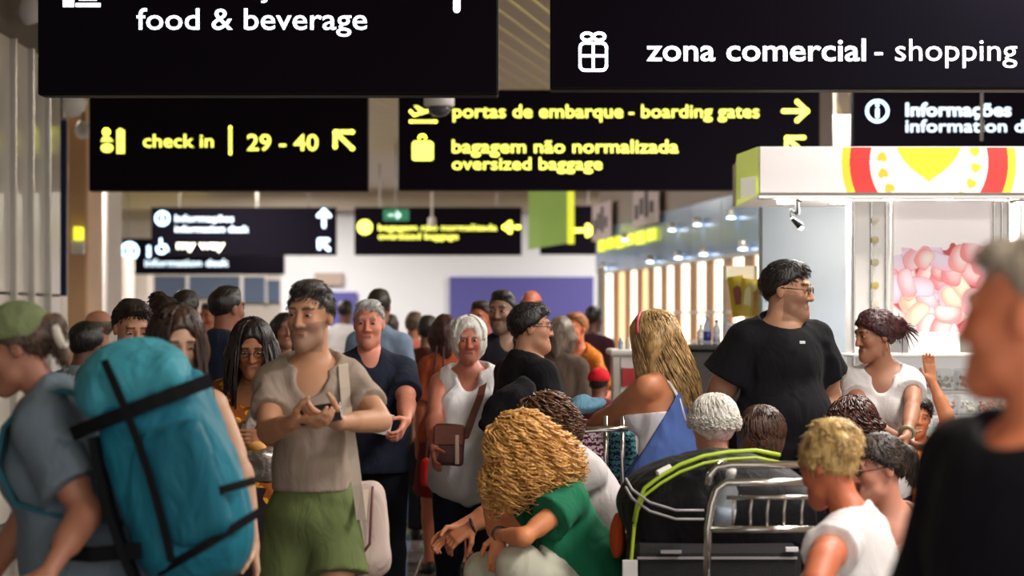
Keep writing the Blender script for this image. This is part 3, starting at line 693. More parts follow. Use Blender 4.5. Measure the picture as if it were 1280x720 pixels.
paint_grid('canopy_print', A.x + .01, B.x, A.z + .01, B.z - .005, KY - .004, 520, 92, canopy_fn, M_can, K)
C2 = Vector((A.x, KY, 0)); D2 = Vector((A.x - .0, KY + 1.3, 0))
# slanted end of the canopy
E0 = at(921, 246, KY + .55); V = [Vector((A.x, KY, A.z)), Vector((E0.x, KY + .55, A.z)), Vector((E0.x, KY + .55, B.z)), Vector((A.x, KY, B.z)), Vector((A.x + .02, KY + 1.3, A.z)), Vector((A.x + .02, KY + 1.3, B.z))]
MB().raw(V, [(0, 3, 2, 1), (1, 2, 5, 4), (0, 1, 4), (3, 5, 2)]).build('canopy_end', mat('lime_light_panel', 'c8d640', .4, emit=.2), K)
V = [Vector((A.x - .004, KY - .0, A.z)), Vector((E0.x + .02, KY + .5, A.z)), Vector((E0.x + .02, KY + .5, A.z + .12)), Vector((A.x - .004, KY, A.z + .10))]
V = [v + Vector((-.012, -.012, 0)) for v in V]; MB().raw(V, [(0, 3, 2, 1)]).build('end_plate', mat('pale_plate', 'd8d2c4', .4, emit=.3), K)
MB().box(A.x, B.x, KY + .01, KY + .05, A.z - .025, A.z, .004).build('lower_rail', M_chrome, K)
for i in range(6):
    x = A.x + .2 + i * .3; MB().lathe([(.05, -.03), (.05, -.01), (.03, 0)], 12, Matrix.Translation(Vector((x, KY + .35, A.z)))).build('downlight', mat('downlight_lens', 'fff6ea', .4, emit=9), K, True)
kl = bpy.data.lights.new('kiosk_lamp', 'AREA'); kl.shape = 'RECTANGLE'; kl.size = 1.6; kl.size_y = .5; kl.energy = 60; kl.color = (1, .93, .86)
ko = bpy.data.objects.new('kiosk_lamp', kl); COL.objects.link(ko); ko.parent = K; ko.location = (.25, .0, A.z - .06); ko.rotation_euler = (math.radians(-30), 0, 0)
# pillars
def pillar(p0, p1, Y, name='pillar'):
    a = at(p0, 250, Y); b = at(p1, 250, Y); w_ = b.x - a.x
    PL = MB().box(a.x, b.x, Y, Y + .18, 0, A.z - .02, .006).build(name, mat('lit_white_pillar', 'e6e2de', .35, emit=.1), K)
    for t in (.04, .48, .86): MB().box(a.x + w_ * t, a.x + w_ * t + .012, Y - .02, Y, 0, A.z - .03, .003).build('chrome_strip', M_chrome, PL)
    return a, PL
a, PLB = pillar(1064, 1113, KY + .25)
for i, q in enumerate((275, 300, 328, 357, 380, 401)):
    c = at(1094, q, KY + .22); MB().lathe([(.0, .0), (.020, .0), (.022, .004), (.0, .006)], 10, Matrix.Translation(c) @ Matrix.Rotation(math.radians(90), 4, 'X')).build('round_badge', mat('badge', ['e8e0d0', 'd8cf90', 'b9b08a', 'c9b25a', 'e6dcc8', 'dfc93a'][i], .3), PLB)
pillar(1240, 1262, KY + .25); pillar(1272, 1292, KY + .35)
# candy picture, a backlit print
A2 = at(1117, 417, KY + .3); B2 = at(1242, 250, KY + .3)
rs = np.random.RandomState(5); BE = []
for j in range(26):
    q = rs.uniform(308, 412); p = rs.uniform(1112, 1246)
    BE.append((p, q, rs.uniform(12, 19), rs.uniform(9, 13), rs.uniform(0, 3.14), rs.randint(5)))
gx = [(1134 + 27 * i + 13 * (j % 2), 308 + 17 * j) for j in range(7) for i in range(-1, 5)]
for (p, q) in gx:
    if q < 318 and (p < 1150 or p > 1225 or abs(p - 1180) < 10) and q < 312: continue
    BE.append((p + rs.uniform(-4, 4), q + rs.uniform(-3, 3), rs.uniform(16, 21), rs.uniform(10, 13), rs.uniform(0, 3.14), rs.randint(5)))
BE.sort(key=lambda b: -abs(b[1] - 300) * 0 + b[5] * 0 + rs.rand())
def candy_fn(X, Z):
    px = X / (KY + .3) * F + 640; py = HOR - (Z - CAMZ) / (KY + .3) * F; C = np.tile(A3(srgb('fffafa')), (len(X), 1))
    n = vnoise(np.stack([px * .11, py * .11, py * 0 + 3], 1)); edge = 303 + 14 * (n - .5) + 10 * np.abs((px - 1182) / 50) ** 2
    C[py > edge + 6] = srgb('c85058')
    for (p, q, a_, b_, r, kd) in BE:
        c_, s_ = math.cos(r), math.sin(r); u = ((px - p) * c_ + (py - q) * s_) / a_; v = (-(px - p) * s_ + (py - q) * c_) / b_; v = v + .25 * (u * u - .4)
        d = u ** 4 + np.abs(v) ** 2.6; m = (d < 1) & (py > edge)
        base = A3(srgb(['f6a0a0', 'f3b2b8', 'f7c4ae', 'ef8f96', 'f4c6d8'][kd])); hi = A3(srgb(['fff0ec', 'fbe6f2', 'fff2d8', 'fcd8d8', 'eee4f6'][kd]))
        rim = A3(srgb('c84850')); t = np.clip(1 - ((u + .25) ** 2 + (v + .35) ** 2) * .8, 0, 1)[:, None]; cc = base * (1 - t) + hi * t
        e_ = np.clip((d - .72) / .28, 0, 1)[:, None]; cc = cc * (1 - e_ * .6) + rim * e_ * .6; C[m] = cc[m]
    return C * .97
e = empty('candy_picture', ((A2.x + B2.x) / 2, KY + .3, A2.z), 'backlit picture of pink and white sweets on the kiosk', 'picture')
paint_grid('candy_print', A2.x, B2.x, A2.z, B2.z, KY + .296, 260, 340, candy_fn, colmat('candy_print', .12, .5), e)
MB().box(A2.x - .01, B2.x + .01, KY + .3, KY + .38, A2.z - .01, B2.z).build('light_box', M_white, e)
# card under the picture, shelves and tubs of sweets
A = at(1136, 443, KY + .1); B = at(1200, 415, KY + .1)
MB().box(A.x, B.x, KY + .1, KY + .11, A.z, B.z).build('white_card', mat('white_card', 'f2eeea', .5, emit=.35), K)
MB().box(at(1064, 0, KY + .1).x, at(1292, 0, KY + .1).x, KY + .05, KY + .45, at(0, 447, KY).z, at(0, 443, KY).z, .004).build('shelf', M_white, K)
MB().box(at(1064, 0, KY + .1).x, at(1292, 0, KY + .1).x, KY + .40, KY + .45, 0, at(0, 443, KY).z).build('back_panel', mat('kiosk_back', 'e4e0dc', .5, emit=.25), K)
MB().box(at(1064, 0, KY).x, at(1292, 0, KY).x, KY - .25, KY + .40, 0, .72, .01).build('base_cabinet', mat('kiosk_base', 'd8d4d0', .5), K)
for r_, (q, Yr) in enumerate([(488, KY + .2), (520, KY + .02), (553, KY - .15)]):
    zb = at(0, q, Yr).z
    MB().box(at(1068, 0, Yr).x, at(1288, 0, Yr).x, Yr - .01, Yr + .2, zb - .02, zb, .003).build('tub_shelf', M_white, K)
    for i, px in enumerate(range(1082, 1290, 26)):
        c = at(px, q, Yr); cl_ = ['6f9a3a', 'b9352f', 'd9a63a', '5a2c22', 'd8d2c0', 'c2557a', '4a6fa0', 'e07a2c'][(i * 3 + r_ * 5) % 8]
        nm = {'6f9a3a': 'green', 'b9352f': 'red', 'd9a63a': 'golden', '5a2c22': 'brown', 'd8d2c0': 'white', 'c2557a': 'pink', '4a6fa0': 'blue', 'e07a2c': 'orange'}[cl_]
        t = empty('sweet_tub', (c.x, Yr + .09, zb), 'clear tub of %s sweets, %s in the %s row of the kiosk' % (nm, ['first', 'second', 'third', 'fourth', 'fifth', 'sixth', 'seventh', 'eighth'][i], ['top', 'middle', 'bottom'][r_]), 'tub', group=None)
        x = c.x; m = MB().box(x - .05, x + .05, Yr + .0, Yr + .006, zb, zb + .10).box(x - .05, x + .05, Yr + .17, Yr + .176, zb, zb + .12).box(x - .052, x - .048, Yr, Yr + .176, zb, zb + .11).box(x + .048, x + .052, Yr, Yr + .176, zb, zb + .11).box(x - .05, x + .05, Yr, Yr + .176, zb, zb + .004)
        m.build('tub', mat('clear_acrylic', 'e8f0f2', .08, alpha=.12), t)
        s_ = MB()
        for n_ in range(26):
            cx, cy, cz = x + RNG.uniform(-.036, .036), Yr + RNG.uniform(.02, .155), zb + .02 + RNG.uniform(0, .055); r = .012
            s_.raw([(cx + r, cy, cz), (cx - r, cy, cz), (cx, cy + r, cz), (cx, cy - r, cz), (cx, cy, cz + r), (cx, cy, cz - r)], [(0, 2, 4), (2, 1, 4), (1, 3, 4), (3, 0, 4), (2, 0, 5), (1, 2, 5), (3, 1, 5), (0, 3, 5)])
        s_.build('sweets', mat('sweets', cl_, .35), t, True, kind='stuff')
# clamp lamp under the canopy
c = at(992, 262, KY + .4)
e = empty('clamp_lamp', c, 'small black clamp lamp hanging under the kiosk canopy', 'lamp')
MB().tube([at(986, 250, KY + .4), at(1002, 250, KY + .4)], .012).tube([at(996, 250, KY + .4), at(997, 268, KY + .4)], .012).tube([at(997, 268, KY + .4), at(988, 262, KY + .4), at(989, 272, KY + .4)], .008).build('clamp', M_black, e)
MB().tube([at(990, 273, KY + .4), at(1001, 283, KY + .4)], [.012, .022]).build('lamp_head', M_black, e)
MB().tube([at(1001, 283, KY + .4), at(1000, 287, KY + .4)], [.02, .012]).build('bulb', mat('small_bulb', 'fff6e6', .3, emit=2), e)
MB().tube([at(1044, 251, KY + .5), at(1062, 253, KY + .5)], .012).build('cable_tray', M_black, label='short black cable tray under the kiosk canopy', cat='cable tray')
a = at(1024, 182, 20); b = at(1070, 144, 20)
MB().box(a.x, b.x, 20, 20.4, a.z - .4, b.z, .02).build('gap_filler', mat('filler_white', 'eceaea', .5, emit=.15), label='white duct box added to brighten the gap left of the information desk sign', cat='filler')  # glowing box added for the bright patch of background above the kiosk
MB().tube([Vector(((a.x + b.x) / 2, 20.2, b.z)), Vector(((a.x + b.x) / 2, 20.2, CEIL))], .03).build('filler_hanger', M_rod, label='added rod holding the white duct box under the ceiling', cat='rod')
# pale blue grey wall panel left of the kiosk pillar
A = at(951, 244, 12.3); B = at(1075, 244, 12.3)
pw = MB().box(A.x, B.x, 12.3, 12.42, 0, 2.36, .01).build('wall_panel', mat('pale_blue_panel', '828e98', .45, var=.02), label='tall pale blue grey partition behind the man in black', cat='wall panel')
# shop wall further right behind the kiosk
w2 = struct(MB().box(3.7, 9, 13.4, 13.5, 0, CEIL + .1), 'wall_right_shop', mat('shop_wall', 'c4beb8', .6)); 
struct(MB().box(8.8, 9, -3, 42.6, 0, CEIL + .1), 'wall_right_far', mat('cream_wall', 'b5aca4', .7))
# orange block and thin hanging cable right
A = at(1143, 602, 8.9); B = at(1186, 570, 8.9)
MB().box(A.x, B.x, 8.9, 9.2, .55, B.z, .02).build('orange_crate', mat('orange_plastic', 'd9772a', .45), label='orange plastic box behind the dark haired woman with glasses', cat='box')
A = at(1228, 150, 13.0); MB().tube([(A.x, 13, CEIL), at(1227, 176, 13.0)], .012).build('ceiling_cable', M_rod, label='thin pole hanging in front of the information desk sign', cat='pole')
# ------------------------------------------------------------------ people
def torso_points(S, k, pz):
    lean, side, tw = S.get('lean', 0), S.get('side', 0), S.get('twist', 0)
    fp = frame(0, lean * .4, side * .4); fc = frame(tw, lean, side)
    P = A3((0, 0, pz)); B = P + fp[2] * .14 * k + fp[1] * .005 * k
    def tp(x, y, z):      # torso coordinates (left, forward, up from pelvis) -> local
        if z < .14: return P + (fp[0] * x + fp[1] * y + fp[2] * z) * k
        t = min((z - .14) / .12, 1); fr = fp * (1 - t) + fc * t
        return B + (fr[0] * x + fr[1] * y + fc[2] * (z - .14)) * k
    fh = frame(S.get('hy', 0), S.get('hp', 0), S.get('hr', 0))
    nb = tp(0, -.015, .485)
    nd = unit(fc[2] * .6 + fh[2] * .4 + fc[1] * .1)
    hc = nb + nd * S.get('neck', .088) * k + fh[2] * .103 * k + fh[1] * .022 * k
    return P, B, tp, fp, fc, fh, nb, hc

def hand_prims(V, wr, d, n, curl, k, minr, side, hk=1.0, spread=1.0, tcurl=.5):
    """wrist, direction, palm normal, side = vector towards the thumb; curl = degrees per knuckle"""
    d = unit(d); n = A3(n); n = unit(n - d * (n @ d)); s = unit(side - d * (side @ d) - n * (side @ n)); k = k * hk
    r = lambda v: max(v * k, minr)
    for off, ln, cx in ((.027, .074, 1), (.009, .082, 1.05), (-.009, .077, 1.1), (-.026, .060, 1.2)):
        kn = wr + (d * .088 + s * off * 1.0) * k
        V.c(wr + (s * off * .55 + d * .012) * k, kn, r(.0135), r(.0115), k=.014)
        a = kn; ang = curl * .6 * cx; L = ln * k; dd = unit(d + s * off * 1.5 * spread)
        for q, rr in ((.45, .0092), (.31, .0082), (.24, .0072)):
            an = math.radians(ang); dr = dd * math.cos(an) + n * math.sin(an); b = a + dr * L * q
            V.c(a, b, r(rr + .0006), r(rr), k=.003); a = b; ang += curl * cx
    a = wr + (s * .02 + d * .018 + n * .006) * k; dr = unit(s * .8 + d * .62 + n * .35)
    b = a + dr * .046 * k; V.c(a, b, r(.0155), r(.0115), k=.012); dr = unit(s * .35 + d * .85 + n * (.2 + tcurl)); c = b + dr * .034 * k
    V.c(b, c, r(.0105), r(.0095), k=.004); dr = unit(s * .1 + d * .85 + n * (.3 + tcurl)); V.c(c, c + dr * .026 * k, r(.0092), r(.0078), k=.004)

def person(label, hpx, hpy, Y, face=0, skin='c98f6b', hair=('short', '1c1410', '3a2a20'), shirt=None, pants=None, build=1.0, fat=0.0,
           female=False, k=None, **S):
    ztop = CAMZ + (HOR - hpy) / F * Y - (.004 + (hair[3].get('t', .012) if hair and len(hair) > 3 else .012)) * .9
    def top(kk, pz):
        hc = torso_points(S, kk, pz)[7]; fh = torso_points(S, kk, pz)[5]
        return hc[2] + (.117 * abs(fh[2][2]) + .08 * abs(fh[1][2])) * kk
    drop = S.get('drop', 0)
    if k is None: k = ztop / top(1, .95 - drop); pz = (.95 - drop) * k
    else: pz = .95 * k; pz += ztop - top(k, pz)
    P, B, tp, fp, fc, fh, nb, hc = torso_points(S, k, pz)
    a = math.radians(face); ca, sa = math.cos(a), math.sin(a)
    hw = A3(((hpx - 640) / F * Y, Y)); rx = hw[0] - (hc[0] * ca - hc[1] * sa); ry = hw[1] - (hc[0] * sa + hc[1] * ca)
    root = empty('person', (rx, ry, 0), label, 'person', a)
    def w2l(p): x, y = p[0] - rx, p[1] - ry; return A3((x * ca + y * sa, -x * sa + y * ca, p[2]))
    def l2w(p): return A3((p[0] * ca - p[1] * sa + rx, p[0] * sa + p[1] * ca + ry, p[2]))
    def vw2l(v): return A3((v[0] * ca + v[1] * sa, -v[0] * sa + v[1] * ca, v[2]))
    def ray(parent, px, py, L, sg):           # point seen at (px,py) whose distance from parent is L
        pw = l2w(parent) - A3((0, 0, CAMZ)); d = unit(((px - 640) / F, 1, (HOR - py) / F)); t = pw @ d; m = pw @ pw - t * t
        h = math.sqrt(max(L * L - m, 0)); q = d * (t + sg * h)
        if m > L * L: q = pw + unit(q - pw) * L
        return w2l(q + A3((0, 0, CAMZ)))
    px = 2.0 * F / F * Y / F                 # two picture pixels in metres
    hf = min(max(.0042, Y / F * 1.15), .012); hm = min(max(.0075, hf * 1.6), .02); minr = hf * .75
    bw = build; fm = .86 if female else 1.0
    # ---- torso primitives (shared by body and clothes)
    T = Vol()
    def TE(c, r, kk=.05, fr=None): T.e(tp(*c), fc if fr is None else fr, A3(r) * k, k=kk)
    if female:
        TE((0, -.01, -.01), (.165 * bw, .118 + fat * .6, .125), fr=fp); TE((0, .0 + fat, .15), (.125 * bw + fat, .092 + fat, .14), fr=(fp + fc) / 2)
        TE((0, .0, .33), (.132 * bw, .098 + fat * .3, .16)); TE((0, -.01, .43), (.12 * bw, .078, .07))
        for s in (-1, 1): TE((s * .07 * bw, .088 + fat * .4, .315), (.062 * bw, .055, .062), .04)
        sw, sr = .142 * bw, .040
    else:
        TE((0, 0, -.01), (.158 * bw, .115 + fat * .5, .12), fr=fp); TE((0, .005 + fat, .15), (.145 * bw + fat * .8, .103 + fat, .145), fr=(fp + fc) / 2)
        TE((0, .008, .34), (.150 * bw, .112 + fat * .4, .165)); TE((0, -.01, .43), (.135 * bw, .085, .075))
        sw, sr = .158 * bw, .047
    for s in (-1, 1):
        T.c(tp(s * .05, -.01, .462), tp(s * sw * .92, -.008, .447), sr * .9 * k, sr * k, k=.04)
        T.c(tp(s * .02, -.035, .525), tp(s * sw * .75, -.02, .462), .027 * k, .028 * k, k=.05)
    # ---- arms
    ARM = {}
    for nm, s in (('L', 1), ('R', -1)):
        sh = tp(s * sw, -.006, .442); q = S.get(nm, {}); al = q.get('al', 1.0); La, Lb = .285 * k * al, .245 * k * al
        if 'px' in q:
            e = q['px']; el = ray(sh, e[0], e[1], La, e[2])
            if 'w' in q: w_ = q['w']; wr = ray(el, w_[0], w_[1], Lb, w_[2])
            else: wr = el + A3((0, 0, -1)) * Lb
        else:
            t = q.get('to', (.05, .06, -.53)); tgt = sh + (fc[0] * t[0] * s + fc[1] * t[1] + A3((0, 0, 1)) * t[2]) * k
            pole = q.get('pole', (.25, -1, -.1)); pole = fc[0] * pole[0] * s + fc[1] * pole[1] + A3((0, 0, 1)) * pole[2]
            el, wr = ik(sh, tgt, La, Lb, pole)
        ARM[nm] = (sh, el, wr, s)
    # ---- legs
    LEG = {}
    for nm, s in (('l', 1), ('r', -1)):
        hp = tp(s * .088 * bw, 0, -.03); f = S.get('foot_' + nm, (.10 * s, .02 if s > 0 else -.03, .08))
        an = A3((f[0] * k, -f[1] * k, max(f[2] * k, .07))); kp = S.get('knee_' + nm, (.12 * s, -1, .15))
        kn, an = ik(hp, an, .43 * k, .42 * k, kp); LEG[nm] = (hp, kn, an, s)
    # ---- body
    V = Vol(); V.p = list(T.p)
    V.c(nb, hc - fh[2] * .06 * k - fh[1] * .018 * k, .056 * k * fm * (1 + fat), .053 * k * fm * (1 + fat), k=.03)
    if fat > .02: V.e(tp(0, .03, .5), fc, A3((.07, .06, .05)) * k, k=.04)
    for nm in 'LR':
        sh, el, wr, s = ARM[nm]; b = S.get('armfat', 1.0)
        V.c(sh, el, .047 * k * fm * b, .039 * k * fm * b, k=.035); d = unit(el - sh)
        V.c(sh + d * .06 * k, sh + d * .2 * k, .048 * k * fm * b, .045 * k * fm * b, k=.02)
        d = unit(wr - el); V.c(el, wr, .039 * k * fm * b, .0265 * k * fm, k=.02); V.c(el + d * .03 * k, el + d * .12 * k, .041 * k * fm * b, .036 * k * fm * b, k=.02)
        q = S.get(nm, {}); hd = q.get('hd'); hd = vw2l(A3(hd)) if hd is not None else unit(wr - el) + A3((0, 0, -.15 if 'px' not in q else 0))
        n = q.get('n'); n = vw2l(A3(n)) if n is not None else -fc[0] * s
        th = q.get('th'); th = vw2l(A3(th)) if th is not None else fc[1] + fc[2] * .2
        if S.get('hands', True): hand_prims(V, wr, hd, n, q.get('curl', 22), k, minr, th, hk=(.9 if female else 1))
    for nm in 'lr':
        hp, kn, an, s = LEG[nm]
        V.c(hp, kn, .083 * k * bw, .052 * k, k=.05); V.c(kn, an, .053 * k, .036 * k, k=.03); d = unit(an - kn); bk = unit(A3((0, 1, 0)) - d * d[1])
        V.e(kn + d * .12 * k + bk * .018 * k, ID, A3((.048, .05, .10)) * k, k=.04); V.c(an, an + A3((0, -.11 * k, -.045 * k)), .033 * k, .028 * k, k=.03)
    H = lambda x, y, z: hc + (fh[0] * x + fh[1] * y + fh[2] * z) * k
    hs = (.93 if female else .955) * S.get('head', 1.0)
    def HE(c, r, kk=.02, neg=False): V.e(H(*(A3(c) * hs)), fh, A3(r) * k * hs, k=kk, neg=neg)
    HE((0, -.012, .033), (.072, .094, .084), .03); HE((0, .026, -.03), (.055 + fat * .2, .066, .082), .03)
    V.c(H(-.033 * hs, .035, -.074), H(0, .068, -.096), .022 * k, .023 * k, k=.03); V.c(H(.033 * hs, .035, -.074), H(0, .068, -.096), .022 * k, .023 * k, k=.03)
    for s in (-1, 1):
        HE((s * .034, .058, -.026), (.026, .028, .026), .02)
        HE((s * .032, .099, .004), (.017, .016, .010), .012, True)
        HE((s * .031, .076, .004), (.0135, .0135, .0125), .006)
        HE((s * .073, -.012, -.004), (.010, .019, .031), .008)
        HE((s * .0155, .094, -.035), (.0080, .010, .0075), .006)
    V.c(H(-.034, .078, .027), H(.034, .078, .027), .011 * k, .011 * k, k=.015)
    V.c(H(0, .088, .014), H(0, .101, -.031), .0075 * k, .0112 * k, k=.010)
    V.c(H(-.019, .082, -.061), H(.019, .082, -.061), .0065 * k, .0065 * k, k=.008); V.c(H(-.015, .083, -.071), H(.015, .083, -.071), .007 * k, .007 * k, k=.008)
    
    hr = .14 * k; fx = [(hc[0] - hr, hc[0] + hr)]; fy = [(hc[1] - hr, hc[1] + hr)]; fz = [(hc[2] - hr, hc[2] + hr)]
    if Y < 12:
        for nm in 'LR':
            wr = ARM[nm][2]
            if S.get(nm, {}).get('fine', True) and S.get('hands', True):
                fx.append((wr[0] - .12, wr[0] + .12)); fy.append((wr[1] - .12, wr[1] + .12)); fz.append((wr[2] - .14, wr[2] + .14))
    VV, Q = V.mesh(hf, hm * 1.3, (fx, fy, fz))
    q = (VV - hc) @ fh.T / k / hs
    sk = A3(srgb(skin)); C = np.tile(sk, (len(VV), 1)) * (1 + .10 * (vnoise(VV * 30)[:, None] - .5))
    def blend(m, c, t): C[m] = C[m] * (1 - t) + A3(srgb(c)) * t
    x, y, z = q[:, 0], q[:, 1], q[:, 2]; inh = (np.abs(x) < .1) & (np.abs(z) < .13) & (y > 0)
    m = inh & (y > .05) & (np.abs(np.abs(x) - .03) < .03) & (z < .02) & (z > -.05); C[m] *= A3((1.03, .93, .9))
    m = inh & (y > .075) & (np.abs(x) < .024 - np.abs(z + .065) * .5) & (np.abs(z + .065) < .013); blend(m, 'a04a44' if female else '9c5c50', .6)
    m = inh & (y > .07) & (np.abs(x) < .022) & (np.abs(z + .0658 + (x * x) * 4) < .0022); blend(m, '4a2622', .75)  # shade of the mouth slit painted as a dark line between the lips
    hd_ = hair[1] if hair else '3a2a20'
    m = inh & (y > .05) & (np.abs(x) > .012) & (np.abs(x) < .047) & (np.abs(z - .029 + (np.abs(x) - .03) ** 2 * 8) < .0052); blend(m, S.get('brow', hd_), .8)
    m = inh & (y > .04) & (np.abs(np.abs(x) - .031) < .017) & (np.abs(z - .004) < .010); C[m] *= .8
    if S.get('beard'):
        m = inh & (y > -.01) & (z < -.035 + np.abs(x) * .3) & ~((y > .088) & (np.abs(z + .064) < .007)); blend(m, S['beard'], .5)
    body = add_mesh('body', VV, Q, colmat('skin', 0, .55, .12), root, True, cols=C)
    # ---- eyes
    if S.get('eyes', Y < 14):
        for s in (-1, 1):
            ey = .004; sel = (np.abs(x - s * .031) < .007) & (np.abs(z - ey) < .006) & (y > .03)
            yy = y[sel].max() if sel.any() else .088
            n = 12; Ve = []; Fe = []; ci = []
            for rr, dy in ((0, .0062), (.35, .0058), (.62, .0045), (1, -.001)):
                for kx in range(n):
                    t = 2 * math.pi * kx / n; Ve.append(H(*(A3((s * .031 + math.cos(t) * .0145 * rr, yy - .003 + dy, ey + math.sin(t) * (.0068 if rr > .6 else .0105) * rr)) * hs)))
            for r_ in range(3):
                for kx in range(n): Fe.append((r_ * n + kx, r_ * n + (kx + 1) % n, (r_ + 1) * n + (kx + 1) % n, (r_ + 1) * n + kx)); ci.append(1 if r_ < 2 else 0)
            add_mesh('eye', Ve, Fe, None, root, True, matidx=ci, mats=[mat('eye_white', 'b8aea4', .25), mat('iris', '1a100b', .15)])
    # ---- clothes
    def top_cloth(sp):
        G = Vol(); G.p = list(T.p); e = sp.get('e', .014) + .004; sl = sp.get('sleeve', .55); cl = []; b_ = (1 + S.get('armfat', 1.0)) / 2
        if sp.get('hem', -.07) < -.03: G.e(tp(0, .0 + fat * .5, -.02), fp, A3((.163 * bw + .008, .122 + fat * .7 + .008, .15)) * k, k=.05)
        if sp.get('loose'): G.e(tp(0, .01, .06), fp, A3((.165 * bw + sp['loose'], .13 + fat + sp['loose'], .2)) * k, k=.08)
        if sl > 0:
            for nm in 'LR':
                sh, el, wr, s = ARM[nm]
                if sl <= 1: en = sh + (el - sh) * sl; G.c(sh, en, .046 * k * fm * b_, (.045 + sp.get('flare', .008)) * k * fm * b_, k=.035, cap=True)
                else:
                    G.c(sh, el, .047 * k * fm * b_, .043 * k * fm * b_, k=.035); G.c(el, el + (wr - el) * (sl - 1), .045 * k * fm, .038 * k * fm, k=.02, cap=True)
        else:
            for s in (-1, 1):
                n = fc[0] * s + fc[2] * .12; cl.append(plane_at(n, tp(s * sp.get('strap', .145) * bw, 0, .42)))
        hem = sp.get('hem', -.07); cl.append(plane_at(-fp[2], tp(0, 0, hem)))
        nk = sp.get('neck', 'crew')
        if nk == 'crew': G.e(tp(0, .02, .55), fc, A3((.072, .078, .053)) * k, k=.01, neg=True)
        elif nk == 'v':
            G.e(tp(0, .02, .55), fc, A3((.078, .08, .06)) * k, k=.01, neg=True); G.e(tp(0, .13, .505), fc, A3((.045, .10, .085)) * k, k=.012, neg=True)
        elif nk == 'scoop': G.e(tp(0, .07, .54), fc, A3((.085, .12, .115)) * k, k=.02, neg=True)
        elif nk == 'tube': cl.append(plane_at(fc[2], tp(0, 0, sp['z'])))
        elif nk == 'diag': cl.append(plane_at(fc[2] * .6 + fc[0] * .46 + fc[1] * .66, tp(*sp['pt'])))
        elif nk == 'back': G.e(tp(0, -.05, .54), fc, A3((.13, .2, .24)) * k, k=.02, neg=True)
        elif nk == 'polo': G.c(tp(0, -.015, .50), tp(0, .0, .535), .072 * k, .066 * k, k=.02, cap=True); G.e(tp(0, .09, .52), fc, A3((.03, .06, .05)) * k, k=.01, neg=True)
        VV, Q = G.mesh(hm, inf=e * k, clips=cl, disp=folds(sp.get('fold', .009), seed=hpx * .37))
        return add_mesh(sp.get('name', 'shirt'), VV, Q, cloth(sp['col'], pattern=sp.get('pat'), col2=sp.get('col2'), wr=sp.get('wr', .5)), root, True)
    for sp in (shirt if isinstance(shirt, list) else [shirt]):
        if sp: tag(top_cloth(sp), sp.get('label'))
    if pants:
        G = Vol(); ln = pants.get('len', 2); e = pants.get('e', .010); G.p = list(T.p); nm_ = 'trousers' if ln > 1.2 else 'shorts'
        if pants.get('skirt'):
            nm_ = 'skirt'; z1 = pants['skirt']; hk_ = (LEG['l'][1] + LEG['r'][1]) / 2
            G.c(tp(0, 0, .0), (tp(0, 0, 0) + (hk_ - tp(0, 0, 0)) * z1), .15 * k, pants.get('wide', .2) * k, k=.05, cap=True)
        else:
            for nm in 'lr':
                hp, kn, an, s = LEG[nm]; fl = pants.get('flare', .0)
                if ln <= 1: G.c(hp, hp + (kn - hp) * ln, .088 * k * bw, (.07 + fl) * k, k=.04, cap=True)
                else: G.c(hp, kn, .088 * k * bw, (.062 + fl * .6) * k, k=.04); G.c(kn, kn + (an - kn) * (ln - 1), (.062 + fl * .6) * k, (.05 + fl) * k, k=.03, cap=True)
        cl = [plane_at(fp[2] - fp[1] * (1.2 if 'knee_l' in S else 0), tp(0, -.05 if 'knee_l' in S else 0, pants.get('top', .06)))]
        VV, Q = G.mesh(hm * 1.2, inf=e * k, clips=cl, disp=folds(min(pants.get('fold', .007), .009), seed=hpx * .7 + 3))
        tag(add_mesh(nm_, VV, Q, cloth(pants['col'], pattern=pants.get('pat'), col2=pants.get('col2')), root, True), pants.get('label'))
    # ---- shoes
    for nm in 'lr':
        hp, kn, an, s = LEG[nm]; G = Vol(); zb = max(an[2] - .08 * k, 0); bs = A3((an[0], an[1], zb))
        G.e(bs + A3((0, .01, .045)) * k, ID, A3((.038, .06, .05)) * k, k=.03); G.e(bs + A3((0, -.11, .03)) * k, ID, A3((.045, .10, .035)) * k, k=.03)
        VV, Q = G.mesh(.014, clips=[plane((0, 0, -1), -zb - .002)])
        add_mesh('shoe', VV, Q, mat('shoe_leather', S.get('shoe', '1c1a1a'), .5), root, True)
    # ---- hair
    info = dict(root=root, k=k, hc=hc, fh=fh, H=H, tp=tp, fc=fc, fp=fp, ARM=ARM, LEG=LEG, hf=hf, hm=hm, w2l=w2l, l2w=l2w, hs=hs, ray=ray, P=P, sw=sw, Y=Y)
    if hair: do_hair(info, hair, S)
    return info

